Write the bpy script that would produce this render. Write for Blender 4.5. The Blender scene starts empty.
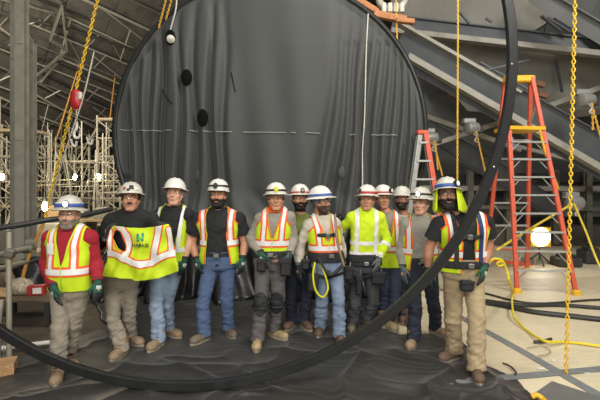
import bpy, math, random
import numpy as np
from mathutils import Vector, Matrix
random.seed(7); np.random.seed(7)
SC = bpy.context.scene
COL = SC.collection

# ------------------------------------------------------------------ camera, world, lights, exposure
F, CAMH, HOR = 430.0, 1.75, 185.0          # focal length in pixels, camera height, horizon row
cam = bpy.data.cameras.new('camera'); cam.sensor_width = 36; cam.lens = 36 * F / 600
cam.shift_y = -(200 - HOR) / 600; cam.clip_end = 200; cam.clip_start = 0.05
camo = bpy.data.objects.new('camera', cam); COL.objects.link(camo)
camo.location = (0, 0, CAMH); camo.rotation_euler = (math.pi / 2, 0, 0)
SC.camera = camo
w = bpy.data.worlds.new('hall_ambient'); SC.world = w; w.use_nodes = True
w.node_tree.nodes['Background'].inputs[0].default_value = (1.0, 0.97, 0.90, 1)
w.node_tree.nodes['Background'].inputs[1].default_value = 0.22
SC.view_settings.view_transform = 'Standard'; SC.view_settings.look = 'None'
SC.view_settings.gamma = 1; SC.view_settings.use_curve_mapping = False
SC.view_settings.exposure = 0.0

def area(name, loc, target, size, power, color=(1, .96, .88)):
    l = bpy.data.lights.new(name, 'AREA'); l.shape = 'DISK'; l.size = size; l.energy = power; l.color = color
    o = bpy.data.objects.new(name, l); COL.objects.link(o); o.location = loc
    o.rotation_euler = (Vector(target) - Vector(loc)).to_track_quat('-Z', 'Y').to_euler()
    return o
def spot(name, loc, target, power, angle=120, color=(1, .95, .85), r=.12):
    l = bpy.data.lights.new(name, 'SPOT'); l.energy = power; l.color = color; l.spot_size = math.radians(angle)
    l.spot_blend = .6; l.shadow_soft_size = r
    o = bpy.data.objects.new(name, l); COL.objects.link(o); o.location = loc
    o.rotation_euler = (Vector(target) - Vector(loc)).to_track_quat('-Z', 'Y').to_euler()
    return o
def point(name, loc, power, color=(1, .86, .62), r=.06):
    l = bpy.data.lights.new(name, 'POINT'); l.energy = power; l.color = color; l.shadow_soft_size = r
    o = bpy.data.objects.new(name, l); COL.objects.link(o); o.location = loc
    return o
WARM = (1, .96, .88)
area('high_bay_lamp', (-1.8, -1.5, 5.0), (-.6, 5, .9), 1.8, 230, WARM)
area('high_bay_lamp', (2.4, -.6, 5.2), (.8, 5.5, .6), 1.6, 200, WARM)
area('flood_lamp', (.3, -3.0, 2.9), (0, 5.5, 1.0), 2.0, 190, WARM)
area('high_bay_lamp', (.4, 4.6, 8.4), (0, 5.0, 0), 1.6, 170, WARM)
area('high_bay_lamp', (5.5, 3.0, 6.6), (5.0, 10.5, 3.5), 1.6, 330, WARM)
area('high_bay_lamp', (-6.6, 8.2, 5.4), (-7.5, 16, 4.5), 1.6, 800, (1, .93, .78))
area('hidden_back_fill', (-2.4, 12.5, 4.0), (-9, 20, 2.2), 1.2, 300, (1, .94, .84))  # unseen fill lamp added behind the disc to brighten the left background
spot('hoop_spot', (2.2, 4.6, 7.6), (-.5, 7.4, 3.6), 420, 80, WARM, .4)

# ------------------------------------------------------------------ small helpers
def at(px, py, d): return Vector(((px - 300) * d / F, d, CAMH - (py - HOR) * d / F))
def fl(px, py, z=0.0):
    d = F * (CAMH - z) / (py - HOR); return Vector(((px - 300) * d / F, d, z))
def lin(c):
    o = []
    for v in c:
        v = v / 255.0; o.append(v / 12.92 if v <= .04045 else ((v + .055) / 1.055) ** 2.4)
    return tuple(o)
MATS = {}
def M(name, rgb, rough=.6, metal=0, var=.12, scale=14, bump=.12, bscale=90, emit=0, spec=.5, stretch=None, sheen=0):
    if name in MATS: return MATS[name]
    m = bpy.data.materials.new(name); m.use_nodes = True; MATS[name] = m
    nt = m.node_tree; b = nt.nodes['Principled BSDF']; c = lin(rgb)
    b.inputs['Roughness'].default_value = rough; b.inputs['Metallic'].default_value = metal
    b.inputs['Specular IOR Level'].default_value = spec
    if sheen: b.inputs['Sheen Weight'].default_value = sheen
    tc = nt.nodes.new('ShaderNodeTexCoord'); src = tc.outputs['Object']
    if stretch:
        mp = nt.nodes.new('ShaderNodeMapping'); mp.inputs['Scale'].default_value = stretch
        nt.links.new(src, mp.inputs['Vector']); src = mp.outputs['Vector']
    if var:
        n = nt.nodes.new('ShaderNodeTexNoise'); n.inputs['Scale'].default_value = scale; n.inputs['Detail'].default_value = 6
        nt.links.new(src, n.inputs['Vector'])
        r = nt.nodes.new('ShaderNodeValToRGB'); nt.links.new(n.outputs['Fac'], r.inputs['Fac'])
        r.color_ramp.elements[0].position = .3; r.color_ramp.elements[1].position = .72
        r.color_ramp.elements[0].color = (*[v * (1 - var) for v in c], 1)
        r.color_ramp.elements[1].color = (*[min(1, v * (1 + var)) for v in c], 1)
        nt.links.new(r.outputs['Color'], b.inputs['Base Color'])
    else: b.inputs['Base Color'].default_value = (*c, 1)
    if bump:
        n2 = nt.nodes.new('ShaderNodeTexNoise'); n2.inputs['Scale'].default_value = bscale; n2.inputs['Detail'].default_value = 3
        nt.links.new(src, n2.inputs['Vector'])
        bp = nt.nodes.new('ShaderNodeBump'); bp.inputs['Strength'].default_value = bump; bp.inputs['Distance'].default_value = .01
        nt.links.new(n2.outputs['Fac'], bp.inputs['Height']); nt.links.new(bp.outputs['Normal'], b.inputs['Normal'])
    if emit:
        b.inputs['Emission Color'].default_value = (*c, 1); b.inputs['Emission Strength'].default_value = emit
    return m
def clear_mat():
    m = bpy.data.materials.new('clear_plastic'); m.use_nodes = True; nt = m.node_tree
    for n in list(nt.nodes):
        if n.type != 'OUTPUT_MATERIAL': nt.nodes.remove(n)
    out = [n for n in nt.nodes if n.type == 'OUTPUT_MATERIAL'][0]
    t = nt.nodes.new('ShaderNodeBsdfTransparent'); g = nt.nodes.new('ShaderNodeBsdfGlossy'); g.inputs['Roughness'].default_value = .06
    mx = nt.nodes.new('ShaderNodeMixShader'); mx.inputs[0].default_value = .045
    nt.links.new(t.outputs[0], mx.inputs[1]); nt.links.new(g.outputs[0], mx.inputs[2]); nt.links.new(mx.outputs[0], out.inputs[0])
    return m
def V3(a): return Vector(a)
def axes(d, up=(0, 0, 1)):
    d = Vector(d).normalized(); u = Vector(up)
    if abs(d.dot(u)) > .98: u = Vector((0, 1, 0)) if abs(d.y) < .9 else Vector((1, 0, 0))
    s = d.cross(u).normalized(); u = s.cross(d).normalized()
    return d, s, u
class MB:
    def __init__(s): s.v = []; s.f = []
    def add(s, vs, fs):
        o = len(s.v); s.v += [tuple(x) for x in vs]; s.f += [tuple(i + o for i in f) for f in fs]; return s
    def hexa(s, p):      # 8 corners: bottom loop then top loop
        return s.add(p, [(3, 2, 1, 0), (4, 5, 6, 7), (0, 1, 5, 4), (1, 2, 6, 5), (2, 3, 7, 6), (3, 0, 4, 7)])
    def box(s, c, size, rz=0, rx=0, ry=0, bev=0):
        R = Matrix.Rotation(rz, 3, 'Z') @ Matrix.Rotation(ry, 3, 'Y') @ Matrix.Rotation(rx, 3, 'X')
        c = Vector(c); x, y, z = [k / 2 for k in size]
        if bev and bev < min(x, y, z):
            b = bev; vs = []; idx = {}
            for ax in range(3):
                for sx in (-1, 1):
                    for sy in (-1, 1):
                        for sz in (-1, 1):
                            q = [sx * (x - b), sy * (y - b), sz * (z - b)]; q[ax] += (sx, sy, sz)[ax] * b
                            idx[(ax, sx, sy, sz)] = len(vs); vs.append(c + R @ Vector(q))
            fs = []
            for ax in range(3):
                for sg in (-1, 1):
                    oth = [a for a in range(3) if a != ax]; loop = []
                    for (a, b2) in ((-1, -1), (1, -1), (1, 1), (-1, 1)):
                        k = [0, 0, 0]; k[ax] = sg; k[oth[0]] = a; k[oth[1]] = b2; loop.append(idx[(ax, *k)])
                    if (sg > 0) == (ax == 1): loop.reverse()
                    fs.append(tuple(loop))
            for ax in range(3):
                a1, a2 = [a for a in range(3) if a != ax]
                for s1 in (-1, 1):
                    for s2 in (-1, 1):
                        k0 = [0, 0, 0]; k0[a1] = s1; k0[a2] = s2; k1 = list(k0); k0[ax] = -1; k1[ax] = 1
                        fs.append((idx[(a1, *k0)], idx[(a1, *k1)], idx[(a2, *k1)], idx[(a2, *k0)]))
            for sx in (-1, 1):
                for sy in (-1, 1):
                    for sz in (-1, 1): fs.append(tuple(idx[(a, sx, sy, sz)] for a in range(3)))
            return s.add(vs, fs)
        return s.hexa([c + R @ Vector(q) for q in ((-x, -y, -z), (x, -y, -z), (x, y, -z), (-x, y, -z), (-x, -y, z), (x, -y, z), (x, y, z), (-x, y, z))])
    def bar(s, a, b, wd, ht, up=(0, 0, 1), off=(0, 0)):
        a, b = Vector(a), Vector(b); d, sd, u = axes(b - a, up); o = sd * off[0] + u * off[1]; p = []
        for q in (a, b):
            p += [q + o - sd * wd / 2 - u * ht / 2, q + o + sd * wd / 2 - u * ht / 2, q + o + sd * wd / 2 + u * ht / 2, q + o - sd * wd / 2 + u * ht / 2]
        return s.hexa(p)
    def ibeam(s, a, b, wd, ht, t=.02, up=(0, 0, 1)):
        s.bar(a, b, wd, t, up, (0, ht / 2 - t / 2)); s.bar(a, b, wd, t, up, (0, -ht / 2 + t / 2)); return s.bar(a, b, t, ht - 2 * t, up)
    def angle(s, a, b, wd, t=.012, up=(0, 0, 1)):
        s.bar(a, b, wd, t, up); return s.bar(a, b, t, wd, up, (wd / 2, -wd / 2))
    def tube(s, pts, r, n=8, closed=False, cap=True, ell=None, up=(0, 0, 1)):
        pts = [Vector(p) for p in pts]; m = len(pts); rs = r if isinstance(r, (list, tuple)) else [r] * m; vs = []; prev = None
        for i, p in enumerate(pts):
            if closed: d = pts[(i + 1) % m] - pts[i - 1]
            else: d = pts[min(i + 1, m - 1)] - pts[max(i - 1, 0)]
            d.normalize()
            if prev is None: _, sd, u = axes(d, up)
            else:
                sd = prev - d * prev.dot(d); sd.normalize(); u = sd.cross(d)
            prev = sd
            ea, eb = ell if ell else (1, 1)
            for k in range(n):
                t = 2 * math.pi * k / n; vs.append(p + sd * math.cos(t) * rs[i] * ea + u * math.sin(t) * rs[i] * eb)
        fs = []
        for i in range(m if closed else m - 1):
            j = (i + 1) % m
            for k in range(n): fs.append((i * n + k, i * n + (k + 1) % n, j * n + (k + 1) % n, j * n + k))
        if cap and not closed: fs += [tuple(range(n))[::-1], tuple((m - 1) * n + k for k in range(n))]
        return s.add(vs, fs)
    def lathe(s, prof, c=(0, 0, 0), n=16, axis=(0, 0, 1), sx=1, sy=1):
        d, sd, u = axes(axis, (0, 1, 0)); c = Vector(c); vs = []
        for r, z in prof:
            for k in range(n):
                t = 2 * math.pi * k / n; vs.append(c + d * z + sd * r * sx * math.cos(t) + u * r * sy * math.sin(t))
        fs = []
        for i in range(len(prof) - 1):
            for k in range(n): fs.append((i * n + k, i * n + (k + 1) % n, (i + 1) * n + (k + 1) % n, (i + 1) * n + k))
        if prof[0][0] > 1e-5: fs.append(tuple(range(n))[::-1])
        if prof[-1][0] > 1e-5: fs.append(tuple((len(prof) - 1) * n + k for k in range(n)))
        return s.add(vs, fs)
    def prism(s, poly, a, b):   # poly: list of 3-D points, extruded along vector (b - a)
        e = Vector(b) - Vector(a); n = len(poly); vs = [Vector(p) for p in poly] + [Vector(p) + e for p in poly]
        fs = [tuple(range(n))[::-1], tuple(range(n, 2 * n))] + [(i, (i + 1) % n, n + (i + 1) % n, n + i) for i in range(n)]
        return s.add(vs, fs)
    def mesh(s, name, mat, smooth=True, ang=.6):
        me = bpy.data.meshes.new(name); me.from_pydata(s.v, [], s.f); me.update()
        import bmesh
        bm = bmesh.new(); bm.from_mesh(me); bmesh.ops.recalc_face_normals(bm, faces=bm.faces); bm.to_mesh(me); bm.free()
        if smooth:
            me.shade_smooth(); me.set_sharp_from_angle(angle=ang)
        if mat: me.materials.append(mat)
        return me
    def build(s, name, mat, parent=None, origin=None, smooth=True, ang=.6):
        """origin: world location for the object (vertices are moved to be relative to it)."""
        if parent is not None and origin is None: origin = root_of(parent)
        if origin is not None:
            o3 = Vector(origin); s.v = [(x - o3.x, y - o3.y, z - o3.z) for x, y, z in s.v]
        return link(name, s.mesh(name, mat, smooth, ang), parent, origin if parent is None else None)
ROOTS = {}
def root_of(o):
    v = Vector((0, 0, 0))
    while o is not None: v += o.location; o = o.parent
    return v
def link(name, me, parent=None, loc=None):
    o = bpy.data.objects.new(name, me); COL.objects.link(o)
    if parent is not None: o.parent = parent
    if loc is not None: o.location = loc
    return o
def tag(o, label=None, cat=None, group=None, kind=None):
    if label: o['label'] = label
    if cat: o['category'] = cat
    if group: o['group'] = group
    if kind: o['kind'] = kind
    return o
def thing(name, label, cat, loc=(0, 0, 0), group=None):
    o = bpy.data.objects.new(name, None); COL.objects.link(o); o.location = loc; o.empty_display_size = .1
    return tag(o, label, cat, group)
def curve_pts(pts, n=8):   # Catmull-Rom through points
    pts = [Vector(p) for p in pts]; P = [pts[0] * 2 - pts[1]] + pts + [pts[-1] * 2 - pts[-2]]; out = []
    for i in range(1, len(P) - 2):
        a, b, c, d = P[i - 1], P[i], P[i + 1], P[i + 2]
        for k in range(n):
            t = k / n; out.append(.5 * ((2 * b) + (c - a) * t + (2 * a - 5 * b + 4 * c - d) * t * t + (3 * b - a - 3 * c + d) * t ** 3))
    out.append(pts[-1]); return out
def np_mesh(name, V, T, mat, parent=None, smooth=True, solid=0, sharp=None):
    me = bpy.data.meshes.new(name); V = np.asarray(V, np.float32); T = np.asarray(T, np.int32); k = T.shape[1]
    me.vertices.add(len(V)); me.vertices.foreach_set('co', V.ravel())
    me.loops.add(T.size); me.loops.foreach_set('vertex_index', T.ravel())
    me.polygons.add(len(T)); me.polygons.foreach_set('loop_start', np.arange(0, T.size, k, dtype=np.int32))
    me.update(); me.validate()
    if smooth: me.shade_smooth()
    if sharp: me.set_sharp_from_angle(angle=sharp)
    if mat: me.materials.append(mat)
    o = link(name, me, parent)
    if solid:
        md = o.modifiers.new('thickness', 'SOLIDIFY'); md.thickness = solid; md.offset = -1
    return o
_ph = np.random.RandomState(3)
NW = [(_ph.normal(size=3), _ph.uniform(0, 6.28)) for _ in range(24)]
def wav(P, freq, seed=0, n=5):      # cheap smooth noise in [-1, 1]
    out = np.zeros(len(P))
    for i in range(n):
        d, ph = NW[(seed * 5 + i) % 24]; out += np.sin((P @ (d / np.linalg.norm(d))) * freq * (1 + .23 * i) + ph + 1.7 * np.sin((P @ NW[(seed * 5 + i + 7) % 24][0]) * freq * .4))
    return out / n * 1.4

# ------------------------------------------------------------------ materials of the setting
m_ply = [M('plywood_a', (212, 200, 170), .55, var=.10, scale=5, bump=.08, stretch=(1, 7, 1)),
         M('plywood_b', (202, 189, 160), .6, var=.12, scale=5, bump=.08, stretch=(1, 7, 1)),
         M('plywood_c', (218, 206, 176), .55, var=.09, scale=6, bump=.08, stretch=(1, 7, 1))]
m_floor = M('brown_floor', (84, 74, 62), .9, var=.3, scale=3)  # dark brown base floor, bare on the left where no plywood lies
m_shell = M('shell_panel', (78, 74, 66), .8, var=.25, scale=2)
m_steel = M('grey_steel', (112, 110, 100), .55, .3, var=.2, scale=8)
m_column = M('column_paint', (146, 143, 130), .7, .1, var=.15, scale=6)
m_dsteel = M('dark_steel', (60, 60, 57), .6, .2, var=.2, scale=8)
m_lsteel = M('pale_galvanised_steel', (168, 162, 146), .5, .3, var=.15, scale=8)
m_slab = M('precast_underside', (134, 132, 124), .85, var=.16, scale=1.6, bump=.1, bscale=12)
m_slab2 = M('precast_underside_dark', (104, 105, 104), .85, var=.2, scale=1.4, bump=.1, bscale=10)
m_raker = M('raker_steel', (84, 88, 92), .55, .1, var=.14, scale=3)
m_flange = M('pale_flange', (160, 156, 146), .6, .1, var=.12, scale=6)
m_wall = M('hall_wall_dark', (58, 58, 57), .9, var=.2, scale=.7)
m_tape = M('grey_joint_tape', (120, 124, 126), .5, var=.14, scale=14)

# ------------------------------------------------------------------ floor of plywood sheets
slab = MB().box((0, 14, -.16), (44, 40, .26)).build('floor', m_floor); tag(slab, kind='structure')
ang = math.radians(9.6); O = Vector((2.42, 4.0, 0)); eu = Vector((math.cos(ang), math.sin(ang), 0)); ev = Vector((-math.sin(ang), math.cos(ang), 0))
SU, SV = 2.44, 1.22
sheet_me = []
for k in range(3):
    b = MB().box((SU / 2, SV / 2, -.011), (SU - .008, SV - .008, .022), bev=.003)
    sheet_me.append(b.mesh('plywood_sheet', m_ply[k], False))
for i in range(-5, 4):
    for j in range(-3, 7):
        c = O + eu * (SU * (i + .5)) + ev * (SV * (j + .5))
        if c.y < 1.2 or abs(c.x) > 9 or c.x < -1.2 - .12 * max(0, 6 - c.y): continue
        o = link('plywood_sheet', sheet_me[(i * 5 + j * 3 + (i * j) % 4) % 3], slab)
        o.location = O + eu * (SU * i) + ev * (SV * j); o.location.z = random.uniform(-.003, .0); o.rotation_euler = (0, 0, ang)
def tape(name, pts, wd, label, mat=m_tape):
    vs = []; n = len(pts)
    for i, p in enumerate(pts):
        d = (pts[min(i + 1, n - 1)] - pts[max(i - 1, 0)]).normalized(); s = Vector((-d.y, d.x, 0)); vs += [p - s * wd / 2, p + s * wd / 2]
    b = MB()
    for i in range(n - 1):
        q = [vs[2 * i], vs[2 * i + 2], vs[2 * i + 3], vs[2 * i + 1]]
        z_ = .0045 if 'left to right' in label else 0
        b.hexa([v + Vector((0, 0, .0005 + z_)) for v in q] + [v + Vector((0, 0, .004 + z_)) for v in q])
    o = b.build(name, mat, None, origin=pts[0], smooth=False); tag(o, label, 'tape'); return o
tp = tape('joint_tape', [O + ev * t + eu * .006 * math.sin(t * 3) for t in np.linspace(-.75, 2.1, 12)], .105, 'grey tape strip running away from the camera along the plywood joint')
tape('joint_tape', [O + eu * t + ev * .008 * math.sin(t * 2.3) for t in np.linspace(-1.5, 2.4, 12)], .10, 'grey tape strip running left to right across the plywood deck')
for k, t in enumerate((-.45, .5, 1.2)):
    pass
m_scrap = M('torn_label_white', (225, 225, 220), .6)
for k, p in enumerate((fl(541, 369), fl(586, 373), fl(554, 361))):
    o = MB().box((0, 0, .006), (.07, .035, .003), rz=.3 * k).build('tape_scrap', m_scrap, None, origin=(0, 0, 0)); o.location = p
    tag(o, ['small white torn scrap left of the tape crossing', 'small white torn scrap right of the hanging chain foot', 'small white torn scrap on the tape running away'][k], 'scrap')

# ------------------------------------------------------------------ shell of the hall
for nm, c, s in (('wall_back', (0, 30, 9), (46, .3, 19)), ('wall_left', (-21, 14, 9), (.3, 34, 19)), ('wall_right', (16, 14, 9), (.3, 34, 19)), ('ceiling', (0, 22, 16.5), (46, 17, .3))):
    tag(MB().box(c, s).build(nm, m_wall), kind='structure')
PA, PB, PC = at(-170, -170, 8.6), at(330, -170, 16), at(-170, 200, 16)
PN = (PB - PA).cross(PC - PA).normalized()
def shell_d(px, py, gap=0.0):
    r = Vector(((px - 300) / F, 1, -(py - HOR) / F)); den = PN.dot(r)
    return PN.dot(PA - Vector((0, 0, CAMH))) / den - gap
def sh(px, py, gap=0.0): return at(px, py, shell_d(px, py, gap))
roof = thing('ceiling_left', None, None, sh(20, 0)); tag(roof, kind='structure')
gu, gv = 14, 9
P4 = PB + (PC - PA)
for i in range(gu):
    for j in range(gv):
        def bl(u, v): return PA + (PB - PA) * u + (PC - PA) * v
        e = .012; su, sv = 2.1 / gu, 1.2 / gv; q = [bl((i + e) * su, (j + e) * sv), bl((i + 1 - e) * su, (j + e) * sv), bl((i + 1 - e) * su, (j + 1 - e) * sv), bl((i + e) * su, (j + 1 - e) * sv)]
        n = PN if PN.y > 0 else -PN
        MB().hexa(q + [v + n * .12 for v in q]).build('roof_panel', m_shell, roof, smooth=False)
def rline(pts, wd, mat, kind, gap, name):
    P = [sh(x, y, gap * .7) for x, y in pts]; wd *= .62
    b = MB()
    for a, c in zip(P[:-1], P[1:]):
        if kind == 'pipe': b.tube([a, c], wd / 2, 10)
        elif kind == 'angle': b.angle(a, c, wd, wd * .16)
        else: b.ibeam(a, c, wd * .7, wd, wd * .09)
    return b.build(name, mat, roof)
for pts, wd, mt, k, g in [
    ([(-20, 8), (65, 28), (160, 58)], .17, m_dsteel, 'pipe', .9), ([(-20, 40), (60, 62), (128, 92)], .17, m_dsteel, 'pipe', .9),
    ([(0, 128), (60, 160), (110, 190)], .12, m_dsteel, 'pipe', .9),
    ([(66, 16), (150, 56)], .10, m_lsteel, 'angle', .5), ([(78, -4), (165, 37)], .16, m_lsteel, 'angle', .5), ([(40, -8), (62, 4)], .2, m_steel, 'beam', .5),
    ([(56, 56), (130, 88)], .12, m_lsteel, 'angle', .5), ([(28, 90), (100, 131)], .12, m_lsteel, 'angle', .6), ([(84, 88), (130, 110)], .12, m_lsteel, 'angle', .5),
    ([(-10, 20), (22, 44)], .12, m_lsteel, 'angle', .5), ([(-10, 62), (40, 84), (70, 100)], .12, m_steel, 'angle', .5), ([(-10, 92), (20, 106)], .13, m_lsteel, 'angle', .5),
    ([(40, 116), (76, 130), (110, 146)], .12, m_lsteel, 'angle', .6), ([(-10, 138), (15, 154)], .14, m_lsteel, 'angle', .6), ([(66, 152), (104, 182)], .14, m_lsteel, 'angle', .7),
    ([(100, 96), (130, 112)], .1, m_steel, 'angle', .5), ([(-10, -4), (60, 14)], .1, m_steel, 'angle', .5), ([(110, -10), (170, 18)], .1, m_steel, 'angle', .5),
    ([(20, -8), (90, 20)], .14, m_dsteel, 'beam', .4), ([(60, 34), (150, 72)], .16, m_dsteel, 'beam', .4), ([(30, 66), (120, 112)], .16, m_dsteel, 'beam', .4), ([(0, 108), (100, 162)], .16, m_dsteel, 'beam', .4)]:
    rline(pts, wd, mt, k, g, 'roof_purlin')
for a, c, wd in [((104, 10), (146, 42), .08), ((92, 55), (126, 82), .09), ((40, 117), (54, 140), .09), ((93, 107), (118, 126), .08), ((45, 98), (60, 90), .07),
                 ((62, 57), (40, 82), .07), ((70, 20), (60, 56), .07), ((0, 80), (30, 66), .07), ((88, 130), (92, 165), .05), ((72, 118), (60, 150), .05), ((104, 131), (84, 120), .06),
                 ((93, 60), (83, 98), .04), ((10, 30), (40, 20), .06), ((130, 30), (120, 60), .05)]:
    rline([a, c], wd, m_lsteel, 'angle', .75, 'roof_brace')
for k in range(9):
    ya, sl = -14 + 19 * k, .43 - .012 * k
    rline([(-14, ya), (60, ya + 74 * sl), (134, ya + 148 * sl)], .085, m_lsteel if k % 2 else m_steel, 'angle', .45, 'roof_purlin')
    for q in range(6):
        x0 = -10 + 24 * q + 7 * (k % 3); rline([(x0, ya + (x0 + 14) * sl), (x0 + 13, ya + 19 + (x0 + 27) * sl)] if q % 2 else [(x0, ya + 19 + (x0 + 14) * sl), (x0 + 13, ya + (x0 + 27) * sl)], .05, m_lsteel, 'angle', .5, 'roof_brace') if (q + k) % 3 else None
# truss bracket at the top left
for a, c in (((62, 6), (67, 50)), ((67, 50), (44, 70)), ((44, 70), (36, 76)), ((62, 6), (50, 40)), ((50, 40), (67, 50))):
    rline([a, c], .16, m_steel, 'beam', 1.3, 'truss_bracket')
# right: stepped precast undersides, raker beams
ceil_r = thing('ceiling_right', None, None, at(520, 40, 10)); tag(ceil_r, kind='structure')
def panel(name, pts, mat, th=.2, parent=ceil_r):
    P = [at(*p) for p in pts]; n = (P[1] - P[0]).cross(P[2] - P[0]).normalized(); n = n if n.y > 0 else -n
    return MB().prism(P, (0, 0, 0), n * th).build(name, mat, parent, smooth=False)
def rbeam(name, p0, p1, wd, ht, mat, up=(0, 0, 1)):
    a, c = at(*p0), at(*p1); return MB().ibeam(a, c, wd, ht, .03, up).build(name, mat, ceil_r)
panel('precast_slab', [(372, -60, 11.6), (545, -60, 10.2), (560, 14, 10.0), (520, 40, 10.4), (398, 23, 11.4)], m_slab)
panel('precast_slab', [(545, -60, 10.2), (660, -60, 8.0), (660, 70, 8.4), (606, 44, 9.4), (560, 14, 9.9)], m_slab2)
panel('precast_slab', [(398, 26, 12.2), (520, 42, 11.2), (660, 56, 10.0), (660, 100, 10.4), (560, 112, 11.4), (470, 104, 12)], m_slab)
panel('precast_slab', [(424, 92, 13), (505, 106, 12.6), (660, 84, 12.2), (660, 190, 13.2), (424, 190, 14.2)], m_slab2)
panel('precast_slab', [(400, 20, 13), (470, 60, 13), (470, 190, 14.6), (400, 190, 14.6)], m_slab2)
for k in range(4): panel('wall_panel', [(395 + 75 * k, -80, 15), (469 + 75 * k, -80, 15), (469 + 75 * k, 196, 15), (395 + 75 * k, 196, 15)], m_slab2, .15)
rbeam('floor_beam', (392, 24, 11.2), (640, 54, 9.6), .2, .42, m_raker)
MB().bar(at(392, 31, 11.1), at(640, 59, 9.5), .24, .12).build('beam_flange', m_flange, ceil_r)
rbeam('raker_beam', (398, 42, 10.2), (640, 178, 9.4), .24, .86, m_raker, (0, -.3, 1))
MB().bar(at(396, 22, 10.0), at(520, 93, 9.7), .26, .07).build('beam_flange', m_flange, ceil_r)
MB().bar(at(408, 57, 10.0), at(640, 192, 9.3), .28, .13).build('beam_flange', m_flange, ceil_r)
rbeam('raker_beam', (425, 128, 12.2), (560, 212, 11.6), .2, .5, m_raker, (0, -.3, 1))
MB().bar(at(424, 116, 12), at(520, 150, 11.6), .26, .12).build('beam_flange', m_flange, ceil_r)
MB().bar(at(500, 142, 11.8), at(640, 178, 11), .22, .09).build('beam_flange', m_flange, ceil_r)
MB().bar(at(432, 145, 11.4), at(520, 116, 10.9), .22, .11).build('beam_flange', m_flange, ceil_r)
MB().bar(at(520, 116, 10.9), at(640, 74, 10.2), .22, .12).build('beam_flange', m_flange, ceil_r)
rbeam('raker_beam', (535, -6, 9.2), (640, 56, 8.4), .24, .36, m_slab2, (0, -.3, 1))
for x0, y0, x1, y1 in ((548, 18, 570, 32), (541, 16, 560, 30), (460, 12, 470, 24), (486, 18, 492, 22), (470, 74, 530, 60), (480, 62, 540, 96), (520, 106, 560, 88), (556, 60, 562, 92)):
    MB().bar(at(x0, y0, 9.75 if y0 < 40 else 10.6), at(x1, y1, 9.75 if y0 < 40 else 10.4), .05, .05).build('conduit', m_raker, ceil_r)
m_rust = M('rusty_bracket', (128, 92, 72), .8, var=.3, scale=12)
for x, y, d in ((495, 112, 10.4), (543, 95, 10.2), (540, 84, 10.2), (453, 95, 11)):
    MB().box(at(x, y, d), (.24, .12, .13), ry=.3, bev=.02).build('bracket', m_rust, ceil_r)
# far stage beyond the right-hand deck: low concrete wall, horizontal steel
far = thing('wall_far_stage', None, None, (5.5, 12, 0)); tag(far, kind='structure')
MB().box((6, 12.6, .12), (15, .5, .9)).build('kerb_wall', M('dusty_kerb', (84, 78, 68), .9, var=.2, scale=2), far)
MB().bar(at(415, 188, 12.4), at(640, 189, 12.4), .2, .14).build('stage_beam', m_flange, far)
MB().bar(at(440, 206, 12.2), at(640, 210, 12.2), .14, .1).build('stage_beam', m_steel, far)
MB().bar(at(415, 180, 12.8), at(640, 176, 12.8), .3, .3).build('stage_beam', m_dsteel, far)
for x in (470, 508, 555, 588, 622):
    MB().ibeam(at(x, 170, 12.3), at(x, 244, 12.3), .16, .16, .02, (0, 1, 0)).build('stage_post', m_steel, far)
MB().box(at(600, 200, 12.9), (5, .1, 1.0)).build('stage_panel', m_slab2, far)
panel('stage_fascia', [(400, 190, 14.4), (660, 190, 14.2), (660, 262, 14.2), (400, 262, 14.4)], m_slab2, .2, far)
# ------------------------------------------------------------------ steel columns, left
def column(x, y0, y1, d, wpx, label):
    o = thing('steel_column', label, 'column', (at(x, HOR, d).x, d, 0)); wm = wpx * d / F; z1 = at(x, y0, d).z
    b = MB(); X = o.location.x
    b.ibeam((X, d, .02), (X, d, z1), wm, wm, .02, (0, 1, 0)); b.build('shaft', m_column, o)
    MB().box((X, d, .012), (wm * 1.5, wm * 1.5, .025), bev=.004).build('base_plate', m_dsteel, o)
    for zz in (1.2, 2.6, 4.2):
        if zz < z1: MB().box((X, d - wm * .52, zz), (wm * .9, .014, .22), bev=.003).build('splice_plate', m_column, o)
    return o
column(22, -30, 0, 7.2, 9, 'thick steel column at the left edge, middle and widest of three')
column(14, -30, 0, 8.0, 5, 'slimmer steel column left of the widest one')
column(33, 44, 0, 7.6, 5, 'slim steel column right of the widest one, ending below the roof')

# ------------------------------------------------------------------ the big draped disc
m_black = M('black_fabric', (55, 57, 56), .58, var=.05, scale=2, bump=.06, bscale=200, sheen=.2)
m_blacksheet = M('black_sheet', (33, 32, 30), .42, var=.18, scale=4, bump=.15, bscale=120, sheen=.15)
m_hoop = M('black_pipe', (34, 35, 36), .32, var=.15, scale=20, bump=.04)
m_white = M('white_cord', (205, 203, 192), .7)
DD = 7.4; DCX, DCZ, DR = at(270, 133, DD).x, at(270, 133, DD).z, 154 * DD / F
disc = thing('draped_hoop', 'huge upright hoop covered in black pleated fabric behind the crew', 'backdrop', (DCX, DD, 0))
nu, nv = 260, 110
ztop, zbot = DCZ + DR, .02
def half_edges(z):
    dz = z - DCZ; r = math.sqrt(max(DR * DR - dz * dz, 0)); l, rr = DCX - r, DCX + r
    if z < 1.9:
        t = (1.9 - z) / 1.9; s = t * t * (3 - 2 * t)
        lt, rt = at(88, 290, 6.6).x, at(396, 290, 6.6).x
        l0, r0 = DCX - math.sqrt(max(DR * DR - (1.9 - DCZ) ** 2, 0)), DCX + math.sqrt(max(DR * DR - (1.9 - DCZ) ** 2, 0))
        l, rr = l0 + (lt - l0) * s, r0 + (rt - r0) * s
    return l, rr
fold_x = np.concatenate([np.array([-2.5, -2.28, -2.1, -1.9, -1.55, -1.3, -1.02, -.8]) , np.array([.75, 1.0, 1.2, 1.42, 1.6, 1.78, 1.95, 2.1, 2.25, 2.4])])
fold_w = np.concatenate([np.array([.07, .06, .07, .07, .05, .06, .05, .07]), np.array([.09, .07, .05, .05, .04, .045, .04, .04, .04, .04])])
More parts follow.
